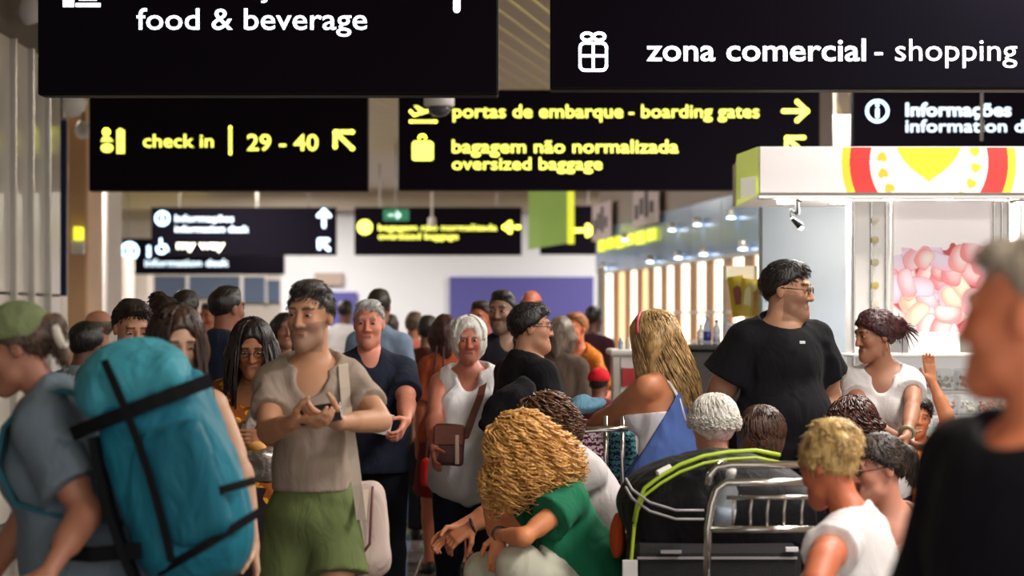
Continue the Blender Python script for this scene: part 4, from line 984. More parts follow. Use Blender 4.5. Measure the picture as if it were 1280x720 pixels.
def do_hair(I, hair, S):
    st, c1, c2 = hair[:3]; k, hc, fh, H, hs, root = I['k'], I['hc'], I['fh'], I['H'], I['hs'], I['root']; hf = I['hf']
    opt = hair[3] if len(hair) > 3 else {}
    G = Vol(); t = opt.get('t', .012); cl = []
    def GE(c, r, kk=.02, neg=False): G.e(H(*(A3(c) * hs)), fh, A3(r) * k * hs, k=kk, neg=neg)
    GE((0, -.012, .033), (.072 + t * .8, .094 + t, .084 + t))
    sl = opt.get('slope', .78); zc = opt.get('line', .006)
    face = lambda: None
    hv = lambda x, y, z: H(*(A3((x, y, z)) * hs))
    n_line = -(fh[2] - fh[1] * sl); P0 = hv(0, -.005, zc)
    if st in ('short', 'bald', 'bun', 'curlytop', 'pony'):
        if st == 'bald': cl += [plane_at(n_line, hv(0, -.03, -.03)), plane_at(fh[2], hv(0, 0, .045))]
        else: cl.append(plane_at(n_line, P0))
        GE((0, .115, -.01), (.068, .05, .09), .012, True)            # keeps hair off the face
        if st == 'short': GE((.01, .03, .10), (.055, .05, .018 + opt.get('quiff', 0) * .5), .03)
        if opt.get('side'):
            for s in (-1, 1): GE((s * .078, .0, .02), (.012, .03, .045), .01)
        if st == 'bun':
            for c, r in opt.get('buns', [((0, -.07, .11), (.055, .055, .05))]): GE(c, r, .015)
    if st in ('long', 'bob'):
        L = opt.get('len', .32); wd = opt.get('w', .09)
        if st == 'bob':
            GE((0, -.02, -.03), (.1, .1, .11), .04)
        else:
            for s in (-1, 1):
                top_ = hv(s * .07, -.03, .03); G.c(top_, hv(s * .085, -.03, -.05), .032 * k, .035 * k, k=.04)
                e = hv(s * .085, -.03, -.05) + A3((0, 0, -1)) * L * k * .75 + (I['fc'][1] * opt.get('fwd', .02) - I['fc'][1] * .02) * k; G.c(hv(s * .085, -.03, -.05), e, .035 * k, .018 * k, k=.03)
            G.c(hv(0, -.07, 0), hv(0, -.08, -.05) - A3((0, 0, 1)) * L * k * .6 - I['fc'][1] * .02 * k, .07 * k, .04 * k, k=.05)
        GE((0, .115, -.02), (.058, .075, .105), .02, True); cl.append(lambda X, Y, Z: np.float32(-9))
        if st == 'long' or opt.get('part'): GE((0, .10, .11), (.006, .05, .03), .01, True)
    if st == 'pony':
        a = hv(0, -.09, .03); d = unit(A3((0, 0, -1)) * .9 - fh[1] * .5); G.c(a, a - fh[1] * .03 * k, .022 * k, .03 * k, k=.015); G.c(a - fh[1] * .03 * k, a + d * opt.get('len', .16) * k, .032 * k, .012 * k, k=.02)
    if st == 'curly':
        GE((0, -.02, .02), (.100 + opt.get('v', 0), .115 + opt.get('v', 0), .105 + opt.get('v', 0)), .03); GE((0, .125, -.03), (.055, .06, .09), .02, True)
    cl = [c for c in cl if c is not None]
    taper = st in ('short', 'pony', 'bun')
    amp = opt.get('amp', .004 if st in ('short', 'bald') else .006)
    fr = opt.get('freq', 38)
    def disp(P):
        q = (P - hc) @ fh.T; Q = np.stack([q[:, 0] * fr, q[:, 1] * fr * .55, q[:, 2] * fr * (.3 if st in ('long', 'bob') else .5)], 1)
        d = amp * (vnoise(Q + 5) + .5 * vnoise(Q * 2.3) - .75) * 2
        if taper:
            dd = P0 @ n_line - P @ n_line; w = .02 * k; wob = (vnoise(P * 60) - .5) * .012
            d = d - (t - .001) * k * np.clip(1 - (dd + wob) / w, 0, 1) ** 1.5
        return d.astype(np.float32)
    VV, Q = G.mesh(max(hf, .0048), clips=cl, disp=disp)
    if I['Y'] < 10.5 and st in ('short', 'bun', 'pony', 'bald') or (I['Y'] < 10.5 and opt.get('fuzz')):
        rs = np.random.RandomState(3); ns_ = 1500 if I['Y'] < 8.6 else 700
        ii = rs.randint(0, len(VV), ns_); p = VV[ii]; o_ = p - hc; o_ /= np.linalg.norm(o_, axis=1, keepdims=True) + 1e-9
        q = (p - hc) @ fh.T; fl = -fh[2][None] * .7 + fh[1][None] * np.where(q[:, 1:2] > .02, .9, -.5) + rs.normal(0, .22, (ns_, 3))
        if st == 'bun': fl = -fh[1][None] * 1. + rs.normal(0, .5, (ns_, 3))
        fl -= o_ * (fl * o_).sum(1, keepdims=True); fl /= np.linalg.norm(fl, axis=1, keepdims=True) + 1e-9
        L = .022 * k * rs.uniform(.5, 1.2, (ns_, 1)) * (2 if st in ('bun', 'curly') else 1); P = np.zeros((ns_, 5, 3))
        if st != 'curly': L = np.minimum(L, .03 * k)
        for j in range(5):
            u = j / 4; P[:, j] = p - o_ * .004 * k + fl * L * u + o_ * (.010 * k * math.sin(u * 2.2) * (1.6 if st == 'curly' else .35))
            if st == 'curly': P[:, j] += rs.normal(0, .004, (ns_, 3))
        LV, LQ = tube_bundle(P, np.tile(np.array([.0022, .0024, .002, .0015, .0004]) * k * (1.2 if st == 'curly' else 1), (ns_, 1)), 3)
        Q = np.concatenate([Q, LQ + len(VV)]); VV = np.concatenate([VV, LV])
    # ---- locks
    N = opt.get('locks', 0)
    if N:
        rs = np.random.RandomState(int(abs(hc[2]) * 1000) + N); seg = opt.get('seg', 14)
        az = rs.uniform(-math.pi, math.pi, N); ex = opt.get('gap', .75); az = np.sign(az) * (ex + (math.pi - ex) * (np.abs(az) / math.pi))
        th0 = rs.uniform(.05, 1.25, N); L = opt.get('len', .3) * k * rs.uniform(.75, 1.08, N); rad = (np.array([.080, .1, .087]) * hs + opt.get('off', .012))[:, None] + (rs.uniform(-.6, 1.0, (1, N)) * opt.get('lay', 0))
        P = np.zeros((N, seg, 3)); down = A3((0, 0, -1)); ns = 5
        cent = H(0, -.012, .03)
        th1 = rs.uniform(1.45, 1.9, N)
        for j in range(ns):
            th = th0 + (th1 - th0) * j / (ns - 1); a0 = az + np.sign(az) * .0
            loc = np.stack([np.sin(th) * np.sin(a0) * rad[0], np.sin(th) * np.cos(a0) * rad[1], np.cos(th) * rad[2]], 1) * k
            P[:, j] = cent + loc @ fh
        out = P[:, ns - 1] - cent; out[:, 2] = 0; out /= np.linalg.norm(out, axis=1, keepdims=True) + 1e-6
        g = A3(opt.get('drift', (0, 0, 0)))
        for j in range(ns, seg):
            u = (j - ns + 1) / (seg - ns); P[:, j] = P[:, ns - 1] + down * (L * u)[:, None] + out * (opt.get('flare', .03) * math.sin(u * 2.2))*k + g * u * k
        ph = rs.uniform(0, 6.28, (N, 1)); fq = opt.get('turns', 2.) * rs.uniform(.8, 1.2, (N, 1)); tt = np.linspace(0, 1, seg)[None, :]
        am = opt.get('curl', .006) * k * (.35 + .65 * tt)
        # smooth resample for curly hair
        if opt.get('res'):
            R = opt['res']; u = np.linspace(0, seg - 1, R); i0 = np.clip(np.floor(u).astype(int), 0, seg - 2); f_ = (u - i0)[None, :, None]
            P = P[:, i0] * (1 - f_) + P[:, i0 + 1] * f_; tt = np.linspace(0, 1, R)[None, :]; am = opt.get('curl', .006) * k * (.6 + .4 * tt)
        P[:, :, 0] += am * np.cos(ph + tt * fq * 6.28); P[:, :, 1] += am * np.sin(ph + tt * fq * 6.28); P[:, :, 2] += am * .4 * np.sin(ph * 2 + tt * fq * 6.28)
        rr = opt.get('r', .006) * k * rs.uniform(.7, 1.2, (N, 1)) * (1 - .8 * tt ** 3)
        LV, LQ = tube_bundle(P, rr, 4); Q = np.concatenate([Q, LQ + len(VV)]); VV = np.concatenate([VV, LV])
    tag(add_mesh('hair', VV, Q, hairmat(c1, c2, .7 if st != 'curly' else .05), root, True), opt.get('label'))

def glasses(I, col='15110f'):
    H, hs, k = I['H'], I['hs'], I['k']; m = MB(); hv = lambda x, y, z: Vector(I['H'](*(A3((x, y, z)) * hs)))
    for s in (-1, 1):
        m.tube([hv(s * .032 + math.cos(t) * .023, .101, .002 + math.sin(t) * .0155) for t in np.linspace(0, 2 * math.pi, 16, endpoint=False)], .0021 * k, 6, True)
        m.tube([hv(s * .054, .100, .006), hv(s * .074, .085, .006), hv(s * .083, -.01, .01)], .002 * k, 6)
    m.tube([hv(-.01, .103, .004), hv(0, .107, .006), hv(.01, .103, .004)], .002 * k, 6)
    V = [tuple(v) for v in m.v]; return add_mesh('glasses', V, m.f, mat('glasses_frame', col, .3), I['root'], True)

def local_tube(I, name, pts, r, material, n=8, closed=False, label=None):
    m = MB().tube(pts, r, n, closed); return tag(add_mesh(name, [tuple(v) for v in m.v], m.f, material, I['root'], True), label)

def strap(I, name, pts, w, t, material, wd=None, label=None):
    """flat band through local points; the width is laid across the direction wd"""
    pts = [A3(p) for p in pts]; V = []; Fc = []
    for i, p in enumerate(pts):
        a = pts[max(i - 1, 0)]; b = pts[min(i + 1, len(pts) - 1)]; d = unit(b - a); s = A3(wd) - d * (A3(wd) @ d); s = unit(s); n = np.cross(d, s)
        for (u, v) in ((1, 1), (-1, 1), (-1, -1), (1, -1)): V.append(p + s * u * w / 2 + n * v * t / 2)
    for i in range(len(pts) - 1):
        for q in range(4): Fc.append((i * 4 + q, i * 4 + (q + 1) % 4, i * 4 + 4 + (q + 1) % 4, i * 4 + 4 + q))
    Fc += [(3, 2, 1, 0), tuple(len(V) - 4 + q for q in range(4))]
    return tag(add_mesh(name, V, Fc, material, I['root'], False), label)
# ------------------------------------------------------------------ the crowd
def sh(col, **k): return dict(col=col, **k)
BLK = '17161a'
# man in tan t-shirt, walking towards the camera with phone in both hands
I = person('man in tan v-neck t-shirt and green shorts holding a phone', 388, 347, 6.9, 4, 'bf8c6c', ('short', '1b1512', '5b5450', dict(quiff=.02, side=1, line=.012, slope=.74, amp=.005, t=.009)),
    sh('9f8f82', neck='v', sleeve=.6, flare=.008, e=.014, hem=.07, fold=.010, name='shirt'), dict(col='667248', len=.46, flare=.03, e=.010, fold=.008, top=.10),
    hy=-24, hp=2, hr=2, lean=1, beard='6e6058', brow='2a1d16', armfat=.88,
    build=.88, L=dict(al=.86, px=(476, 526, -1), w=(424, 528, -1), hd=(-.75, -.55, .22), n=(-.2, .3, .95), th=(-.3, -.9, .3), curl=26, fine=True),
    R=dict(al=.86, px=(335, 540, -1), w=(367, 527, -1), hd=(.8, -.5, .0), n=(.1, .4, .9), th=(.3, -.5, .8), curl=26),
    foot_l=(.10, .16, .08), foot_r=(-.09, -.26, .12), shoe='5a4a3c')
ph = I['l2w'](I['ARM']['L'][2] * .5 + I['ARM']['R'][2] * .5); ph = Vector((at(403, 512, 6.6).x, float(ph[1]) - .04, at(403, 516, 6.6).z))
e = empty('mobile_phone', ph, 'dark mobile phone held by the man in the tan t-shirt', 'phone')
Mx = Matrix.Translation(ph) @ Matrix.Rotation(math.radians(-35), 4, 'X') @ Matrix.Rotation(math.radians(80), 4, 'Y')
MB().box(-.036, .036, -.005, .005, -.07, .07, .004, Mx).build('case', mat('phone_case', '1e1c20', .3), e); MB().box(-.032, .032, .005, .006, -.062, .062, 0, Mx).build('screen', mat('phone_screen', '2a3340', .1), e)
# printed mark at the hem
tp = I['tp']
W = I['w2l'](A3(at(430, 572, 6.7)))
# bag strap and long pale bag on his left side
stp = [tp(.10, -.13, .40), tp(.10, -.075, .495), tp(.104, -.01, .522), tp(.108, .06, .50), tp(.114, .115, .43), tp(.122, .14, .34), tp(.14, .15, .22), tp(.155, .15, .10), tp(.17, .13, -.02)]
bg_ = empty('shoulder_bag', at(463, 700, 6.85), 'long pale bag hanging behind the man in the tan t-shirt', 'bag')
def bag_from(Vl, nm, par, m, hf=.008, disp=None, clips=(), label=None):
    V, Q = Vl.mesh(hf, clips=clips, disp=disp); V = V + A3(ROOTS[par.name].translation); return tag(add_mesh(nm, V, Q, m, par, True), label)
G = Vol(); c = A3(at(458, 655, 6.98)); G.b(c, frame(0, 0, -5), (.075, .06, .15), .05, .02); G.e(c + A3((.0, 0, -.13)), ID, (.08, .065, .07), .05)
bag_from(G, 'body', bg_, cloth('c9b4ab', wr=.7), .008, folds(.012, 8, 5)); 
MB().tube([at(466, 608, 6.90), at(464, 640, 6.88), at(462, 680, 6.89), at(449, 698, 6.90)], .005, 6).tube([at(449, 620, 6.90), at(446, 700, 6.90)], .004, 6).build('piping', mat('maroon_piping', '6b3a3c', .6), bg_, True)
pts = [Vector(I['l2w'](p)) for p in stp] + [at(455, 612, 6.90)]
mb = MB()
def wstrap(mb, pts, wd, w_, t):
    n0 = len(mb.v); V = []; Fc = []
    for i, p in enumerate(pts):
        a = pts[max(i - 1, 0)]; b = pts[min(i + 1, len(pts) - 1)]; d = (b - a).normalized(); s = Vector(wd); s = (s - d * s.dot(d)).normalized(); n = d.cross(s)
        for (u, v) in ((1, 1), (-1, 1), (-1, -1), (1, -1)): V.append(p + s * u * w_ / 2 + n * v * t / 2)
    for i in range(len(pts) - 1):
        for q in range(4): Fc.append((i * 4 + q, i * 4 + (q + 1) % 4, i * 4 + 4 + (q + 1) % 4, i * 4 + 4 + q))
    Fc += [(3, 2, 1, 0), tuple(len(V) - 4 + q for q in range(4))]; mb.raw(V, Fc); return mb
wstrap(mb, pts, (1, 0, 0), .034, .005).build('strap', cloth('d6c6b6', wr=.2), bg_)
e0 = at(470, 690, 6.85)

# grey haired man in navy polo with passport
I = person('grey haired man in navy polo shirt holding white papers', 461, 372, 9.7, 8, 'd68a72', ('short', '9a9a9a', 'd8d6d4', dict(line=.02, slope=.7, quiff=.006)), sh('232838', neck='polo', sleeve=.7, flare=.014, e=.016, hem=-.06, loose=.0), dict(col='15161e', len=2),
    fat=.035, build=1.08, hy=-10, brow='a09080', armfat=1.1, L=dict(px=(508, 505, -1), w=(507, 526, -1), hd=(-.2, -.6, -.5), curl=35), R=dict(to=(.06, .1, -.5)))
p = I['l2w'](I['ARM']['L'][2]); p = Vector(p) + Vector((-.06, -.07, -.02))
MB().box(-.07, .0, -.006, .006, -.05, .05, .002, Matrix.Translation(p) @ Matrix.Rotation(.25, 4, 'Y')).build('travel_papers', mat('white_paper', 'e6e6ea', .6), label='folded white papers in the hand of the man in the navy polo', cat='papers')
p = I['l2w'](I['ARM']['L'][2])
# white haired woman
I = person('white haired woman in white sleeveless top and dark jeans', 586, 390, 9.8, 2, 'b9705a', ('bob', 'b9b4ae', 'f1ede8', dict(t=.016, amp=.006, locks=160, len=.07, off=.016, r=.006, gap=.95, curl=.008, flare=-.02)), sh('d9d6d8', neck='v', sleeve=0, strap=.15, e=.022, hem=-.22, loose=.035, fold=.014), dict(col='1a1e2c', len=2),
    female=True, fat=.04, build=1.08, armfat=1.25, hp=6, R=dict(px=(544, 528, -1), w=(543, 565, -1)), L=dict(to=(.08, .0, -.5)))
tp = I['tp']; bb = empty('crossbody_bag', at(562, 552, 9.55), 'brown crossbody bag worn by the white haired woman', 'bag')
mb = MB(); pts = [Vector(I['l2w'](tp(*q))) for q in [(.05, -.12, .45), (.085, -.03, .50), (.085, .06, .48), (.06, .165, .38), (.02, .215, .28), (-.03, .225, .14), (-.09, .20, .0), (-.11, .17, -.05)]]
wstrap(mb, pts, (1, 0, .3), .035, .006).build('strap', mat('brown_leather', '6b3b2c', .5, bump=.2), bb)
G = Vol(); c = A3(at(561, 556, 9.5)); G.b(c, frame(0, 0, 4), (.075, .035, .10), .02, .02); bag_from(G, 'body', bb, mat('brown_leather_bag', '4e2a26', .45, bump=.3), .009, folds(.006, 8, 5)); MB().box(c[0] + .03, c[0] + .05, c[1] - .045, c[1] - .034, c[2] - .09, c[2] + .05, .003).build('pale_tab', mat('pale_leather', 'c8a898', .5), bb)
MB().box(c[0] - .07, c[0] + .07, c[1] - .043, c[1] - .032, c[2] + .0, c[2] + .095, .008).build('flap', mat('brown_leather', '6b3b2c', .5, bump=.2), bb)

# woman with backpack, leaning forward to the left
I = person('woman in green headscarf and grey t-shirt carrying a teal backpack', 22, 368, 5.5, -90, 'a87058', ('pony', '3a2a20', '6a5040', dict(len=.12, line=-.01, amp=.006)), sh('6b7883', neck='crew', sleeve=.7, flare=.02, e=.02, hem=-.1, loose=.02, fold=.014), dict(col='8a8f96', len=2, flare=.02), female=True,
    k=.97, lean=20, hp=18, hy=0, fat=.01, build=1.05, armfat=1.25, L=dict(px=(108, 640, -1), w=(60, 716, -1)), R=dict(to=(.05, .25, -.4)), hands=True)
H = I['H']; G = Vol(); fh = I['fh']
G.e(H(0, -.005, .05), fh, A3((.082, .103, .078)), k=.02); V, Q = G.mesh(.006, clips=[plane_at(-(fh[2] - fh[1] * .25), H(0, 0, .025))], disp=folds(.004, 20, 20)); add_mesh('headscarf', V, Q, cloth('76805a', wr=.6), I['root'], True)
c = Vector(H(0, -.125, .0)); m = MB().tube([c + Vector(fh[0] * math.cos(t) * .03 + fh[2] * math.sin(t) * .036) for t in np.linspace(0, 6.28, 14, endpoint=False)], .013, 8, True); add_mesh('hair_tie', [tuple(v) for v in m.v], m.f, cloth('d9cfc0'), I['root'], True)
# teal backpack: built in the torso frame, a thing of its own
tp, fc = I['tp'], I['fc']; ca = math.radians(-90)
def T2W(x, y, z): return A3(I['l2w'](tp(x, y, z)))
BP = empty('hiking_backpack', T2W(0, -.3, -.25), 'big teal hiking backpack with black straps', 'backpack')
def rot_fr(fr): 
    R = np.array([[math.cos(ca), -math.sin(ca), 0], [math.sin(ca), math.cos(ca), 0], [0, 0, 1]]); return (R @ fr.T).T
wf = rot_fr(frame(0, 20, 0)); M_teal = cloth('1f6f84', rough=.5, wr=.9); M_teal2 = cloth('3f93a3', rough=.5, wr=.9); M_web = mat('black_webbing', '0b0c0f', .7, spec=.15)
def at_bp(px, py, y): return A3(at(px, py, y))
ax = unit(A3((.33, 0, -1)))                      # long axis of the pack in the picture plane
fr = np.stack([np.cross(ax, A3((0, 1, 0))) * 1.0, A3((0, 1, 0)), -ax])
def PK(u, v, d): return A3(at(213, 574, 5.35)) + fr[0] * u + fr[1] * v + fr[2] * d
if fr[0][0] < 0: fr[0] = -fr[0]
G = Vol(); G.b(PK(0, 0, -.04), fr, (.145, .16, .27), .09, .03); G.e(PK(.04, -.02, -.08), fr, (.125, .16, .25), k=.05); G.e(PK(-.01, 0, -.24), fr, (.13, .15, .12), k=.05)
BPM = bag_from(G, 'main_compartment', BP, M_teal, .007, folds(.016, 7, 4))
G = Vol(); G.e(PK(-.03, 0, .24), fr, (.15, .16, .10), k=.04); G.b(PK(-.02, 0, .21), fr, (.14, .15, .055), .05, .03)
bag_from(G, 'lid', BP, M_teal2, .007, folds(.012, 8, 6, 4.))
G = Vol(); G.b(PK(.05, -.155, -.07), fr, (.085, .045, .16), .04, .02); bag_from(G, 'side_pocket', BP, cloth('1b6276', rough=.5, wr=.9), .007, folds(.012, 9, 5, 2.))
for (d0, d1, u0, u1) in [(.145, .165, -.2, .19), (-.105, -.12, .0, .215), (-.27, -.20, -.1, .21)]:
    pts = [Vector(PK(u0 + (u1 - u0) * t, -.185 + .0 * t + .06 * abs(t - .5) ** 2 * 4, d0 + (d1 - d0) * t)) for t in np.linspace(0, 1, 9)]
    wstrap(MB(), pts, tuple(fr[2]), .022 if d0 < .1 else .038, .008).build('compression_strap', M_web, BPM)
pts = [Vector(PK(-.05 + .02 * math.sin(t * 3), -.178 - .01 * math.sin(t * 3.1), .30 - t * .55)) for t in np.linspace(0, 1, 10)]; wstrap(MB(), pts, tuple(fr[0]), .02, .006).build('vertical_strap', M_web, BPM)
pts = [Vector(PK(-.15 - .02 * math.sin(t * 3.1), -.12, .12 - t * .5)) for t in np.linspace(0, 1, 10)]; wstrap(MB(), pts, tuple(fr[1]), .07, .02).build('back_padding', M_web, BPM)
pts = [Vector(T2W(.105, -.17, .46)), Vector(T2W(.11, -.09, .515)), Vector(T2W(.115, .0, .52)), Vector(T2W(.12, .09, .47)), Vector(T2W(.13, .14, .38)), Vector(T2W(.15, .12, .26)), Vector(T2W(.17, .0, .18)), Vector(T2W(.16, -.14, .14))]
wstrap(MB(), pts, tuple(T2W(1, 0, .4) - T2W(0, 0, .4)), .06, .014).build('shoulder_strap', cloth('2c5d68', wr=.3), BP)
pts = [Vector(PK(-.12, -.15, -.20)), Vector(PK(-.25, -.13, -.17)), Vector(PK(-.36, -.08, -.13))]; wstrap(MB(), pts, (0, 0, 1), .04, .01).build('hip_belt', M_web, BP)

# long haired woman behind the backpack
I = person('woman with very long brown hair and bare arm behind the backpack', 221, 369, 6.35, 12, 'c49a80', ('long', '1d1310', '4a3024', dict(len=.36, t=.014, locks=240, off=.012, r=.005, gap=.55, curl=.004, flare=.015, part=1)), sh('5a2f28', neck='scoop', sleeve=0, e=.012), dict(col='23202a', len=2), female=True, hy=10, hp=18,
    L=dict(px=(302, 590, -1), w=(318, 695, -1)), R=dict(to=(.05, .05, -.5)))
# woman in glasses with tray
I = person('dark haired woman in glasses and orange patterned top looking down', 315, 388, 8.0, 0, 'a8704f', ('long', '100c0c', '2c1c18', dict(len=.26, t=.016, locks=260, off=.014, r=.005, gap=.6, curl=.004, part=1)), sh('8a4a1e', pat='floral', col2='d99a2c', neck='scoop', sleeve=.9, flare=.02, e=.016, hem=-.05), dict(col='241c22', skirt=.9, e=.01), female=True, hy=6, hp=20,
    R=dict(px=(286, 545, -1), w=(315, 530, -1), hd=(.4, -.7, .1)), L=dict(px=(352, 552, -1), w=(332, 545, -1), hd=(-.5, -.7, 0)))
glasses(I, '3a2a22')
c = at(312, 532, 7.62); e = empty('paper_food_bag', c, 'white paper food wrap held by the woman in glasses', 'food wrap')
G = Vol(); G.b(A3(c), frame(0, 20, 28), (.022, .05, .085), .012, .02); bag_from(G, 'paper', e, cloth('e2ddd8', wr=1.0), .006, folds(.01, 14, 12))
c = at(318, 557, 7.6); e = empty('bread_roll', c, 'golden bread roll held under the white paper wrap', 'bread')
G = Vol(); G.e(A3(c), frame(0, 0, 30), (.055, .04, .028), .02); bag_from(G, 'crust', e, mat('bread_crust', 'c98a3a', .6, bump=.3), .005, folds(.004, 20, 20))
c = at(321, 580, 7.6); e = empty('foil_bag', c, 'crumpled silver foil bag in front of the woman in glasses', 'bag')
G = Vol(); G.b(A3(c), frame(0, 0, 6), (.07, .045, .065), .03, .02); bag_from(G, 'foil', e, mat('crumpled_foil', 'b5aaa6', .22, .9, bump=1.0, bscale=22), .006, folds(.02, 16, 14))
# background left
person('boy with short dark hair and glasses behind the backpack', 165, 366, 8.4, 8, 'c08a6c', ('short', '15100e', '3a2b22', dict(quiff=.02, t=.018, line=.02)), sh('3a4152', neck='crew'), dict(col='2a2c38'), hp=16, hy=18) and None
I = person('dark haired person with light collar at far left', 108, 396, 10.5, 150, '6b4433', ('short', '0d0a0a', '1e1614', dict(t=.03, line=-.03)), sh('7d8a96', neck='crew', pat='floral', col2='c8ccd2'), dict(col='24242c'), hp=12)
person('balding man facing left behind the dark haired person', 121, 384, 12.0, -60, 'b37a5e', ('bald', '4a3a30', '6a5a4c'), sh('5a6472', neck='polo'), dict(col='24242c'), hy=-10)
person('man in white shirt with dark hair seen from behind', 232, 360, 11.5, 165, 'a86f55', ('short', '15100e', '2c2018', dict(t=.014)), sh('d5d2d0', neck='polo', sleeve=.8), dict(col='20222c'))
person('short haired man in navy jacket seen from behind', 284, 355, 10.5, 140, '9a6248', ('short', '120d0c', '2b1f19', dict(t=.010, line=.0, slope=.7)), sh('262c3e', neck='polo', sleeve=1.8, e=.02), dict(col='1c1e28'))
person('woman with dark hair up behind the long haired woman', 207, 367, 9.6, 40, 'a87860', ('bun', '17100e', '33231b', dict(t=.016)), sh('4a3a38', neck='crew'), dict(col='20222c'), female=True)
person('reddish faced person far away left of the navy jacket', 263, 376, 15.5, -30, 'a05e44', ('short', '1d1512', '3a2a20'), sh('6a4a3a', neck='crew'), dict(col='20222c'))
person('dark haired woman directly behind the tan t-shirt man', 356, 388, 12.5, 20, '9a6a52', ('long', '120d0d', '2a1c18', dict(len=.2)), sh('2b2a33', neck='crew'), dict(col='20222c'), female=True)
person('distant person in white shirt before the narrow blue panel', 432, 374, 22.0, 160, '6a4636', ('short', '100c0c', '241a16', dict(t=.014)), sh('dcd8da', neck='crew', sleeve=.8), dict(col='30343e'))
person('tall dark haired man behind the grey haired man', 474, 359, 13.5, 170, '8a5e48', ('short', '15110f', '3a3028', dict(t=.014, line=0)), sh('7d8fa8', neck='polo', sleeve=.8), dict(col='20222c'))
I = person('person in dark teal shirt and blue jeans with back turned', 487, 391, 15.3, 172, 'a8704f', ('short', '2a211b', '4e3e32', dict(t=.014)), sh('1f4a4c', neck='crew', sleeve=.8, e=.02), dict(col='4a6a9a', len=2, flare=.02), build=1.05)
person('man in salmon shirt and bright green trousers', 518, 388, 16.6, 165, 'a8704f', ('short', '2f2218', '6b5540', dict(t=.014, line=0)), sh('e08068', neck='crew', sleeve=.8, e=.02), dict(col='1f9a5a', len=1.95, flare=.01), build=1.1, foot_l=(.05, .05, .08), foot_r=(-.12, -.05, .08), shoe='6a4a3a')
I = person('woman with dark red hair in rust top with red bag', 556, 390, 12.6, 190, 'b5694a', ('long', '1f0f0e', '4a2420', dict(len=.16)), sh('a04a2c', neck='crew', sleeve=.8), dict(col='6a1f1c', skirt=.9), female=True, build=.9)
G = Vol(); c = A3(at(544, 590, 12.3)); rb = empty('red_bag', c, 'red bag hanging low left of the white haired woman', 'bag'); G.b(c, ID, (.085, .06, .085), .03, .02); bag_from(G, 'body', rb, cloth('c2272c'), .012, folds(.008, 8, 6))
MB().tube([Vector(c) + Vector((-.06, 0, .07)), Vector(at(546, 432, 12.45)), Vector(at(554, 434, 12.45)), Vector(c) + Vector((.06, 0, .07))], .008).build('handle', mat('dark_handle', '3a1414', .6), rb)
person('dark haired person beside the dark red haired woman', 535, 392, 14.5, 170, '8a5e48', ('short', '1a1414', '2a2020', dict(t=.02)), sh('4a2420', neck='crew', sleeve=.9), dict(col='24242c'))
person('unshaven man in dark shirt behind the white haired woman', 628, 361, 11.2, 15, '94705c', ('short', '15110f', '2c241f', dict(quiff=.01, t=.009)), sh('23232a', neck='polo', sleeve=.8), dict(col='20222c'), hy=-35, beard='3a302a', build=1.05, armfat=1.1)
person('person with ruddy face half hidden left of the unshaven man', 602, 374, 13.2, -10, 'b0644a', ('short', '1d1512', '3a2a20'), sh('23232a', neck='crew'), dict(col='20222c'), hy=-20)
person('balding tall person against the blue panel', 664, 359, 14.5, -20, 'b8694e', ('bald', '2a1c16', '3a2a20', dict(line=.0)), sh('3a3a40', neck='crew'), dict(col='20222c'), hp=5)
I = person('man in black t-shirt and glasses facing right, at centre', 664, 375, 9.45, 118, 'b98468', ('short', '0e0b0b', '221a18', dict(t=.018, line=.0, slope=.72)), sh(BLK, neck='crew', sleeve=.95, flare=.03, e=.02, hem=-.1, loose=.02), dict(col='20222c'), hy=-22, fat=.03, build=1.1, armfat=1.2,
    R=dict(to=(.03, .25, -.38)), L=dict(to=(.06, .25, -.38)))
glasses(I)
person('grey brown haired woman behind the man at centre', 702, 392, 12.8, 160, '8a6a58', ('long', '4a3e36', '8a7a6a', dict(len=.15)), sh('5f5148', neck='crew', sleeve=1.8), dict(col='20222c'), female=True)
person('woman in orange top with light brown hair by the blue panel', 720, 388, 13.8, -40, 'd8805a', ('short', '7a4a2c', 'b5794a', dict(t=.014)), sh('d97a2c', pat='floral', col2='e8a05a', neck='scoop', sleeve=.8, e=.02), dict(col='8a4a20'), female=True, L=dict(to=(.1, .2, -.35)))
person('dark clothed person beside the thin white post', 742, 381, 18.0, 150, '5a3a2c', ('short', '0d0a0a', '1e1614', dict(t=.014)), sh('3a1f26', neck='crew', sleeve=.9), dict(col='20222c'))
I = person('child in red cap in front of the white counter', 749, 458, 12.2, 165, '7a4a38', ('short', '140f0e', '241a16'), sh('5a2a30', neck='crew'), dict(col='2a2a34'), k=.78)
G = Vol(); fh = I['fh']; G.e(I['H'](0, -.01, .045), fh, A3((.088, .108, .085)) * .78, k=.02); G.e(I['H'](0, .11, .045), fh, A3((.06, .06, .012)) * .78, k=.02)
V, Q = G.mesh(.01, clips=[plane_at(-fh[2], I['H'](0, 0, .02))]); add_mesh('cap', V, Q, cloth('c9202c', wr=.2), I['root'], True, )
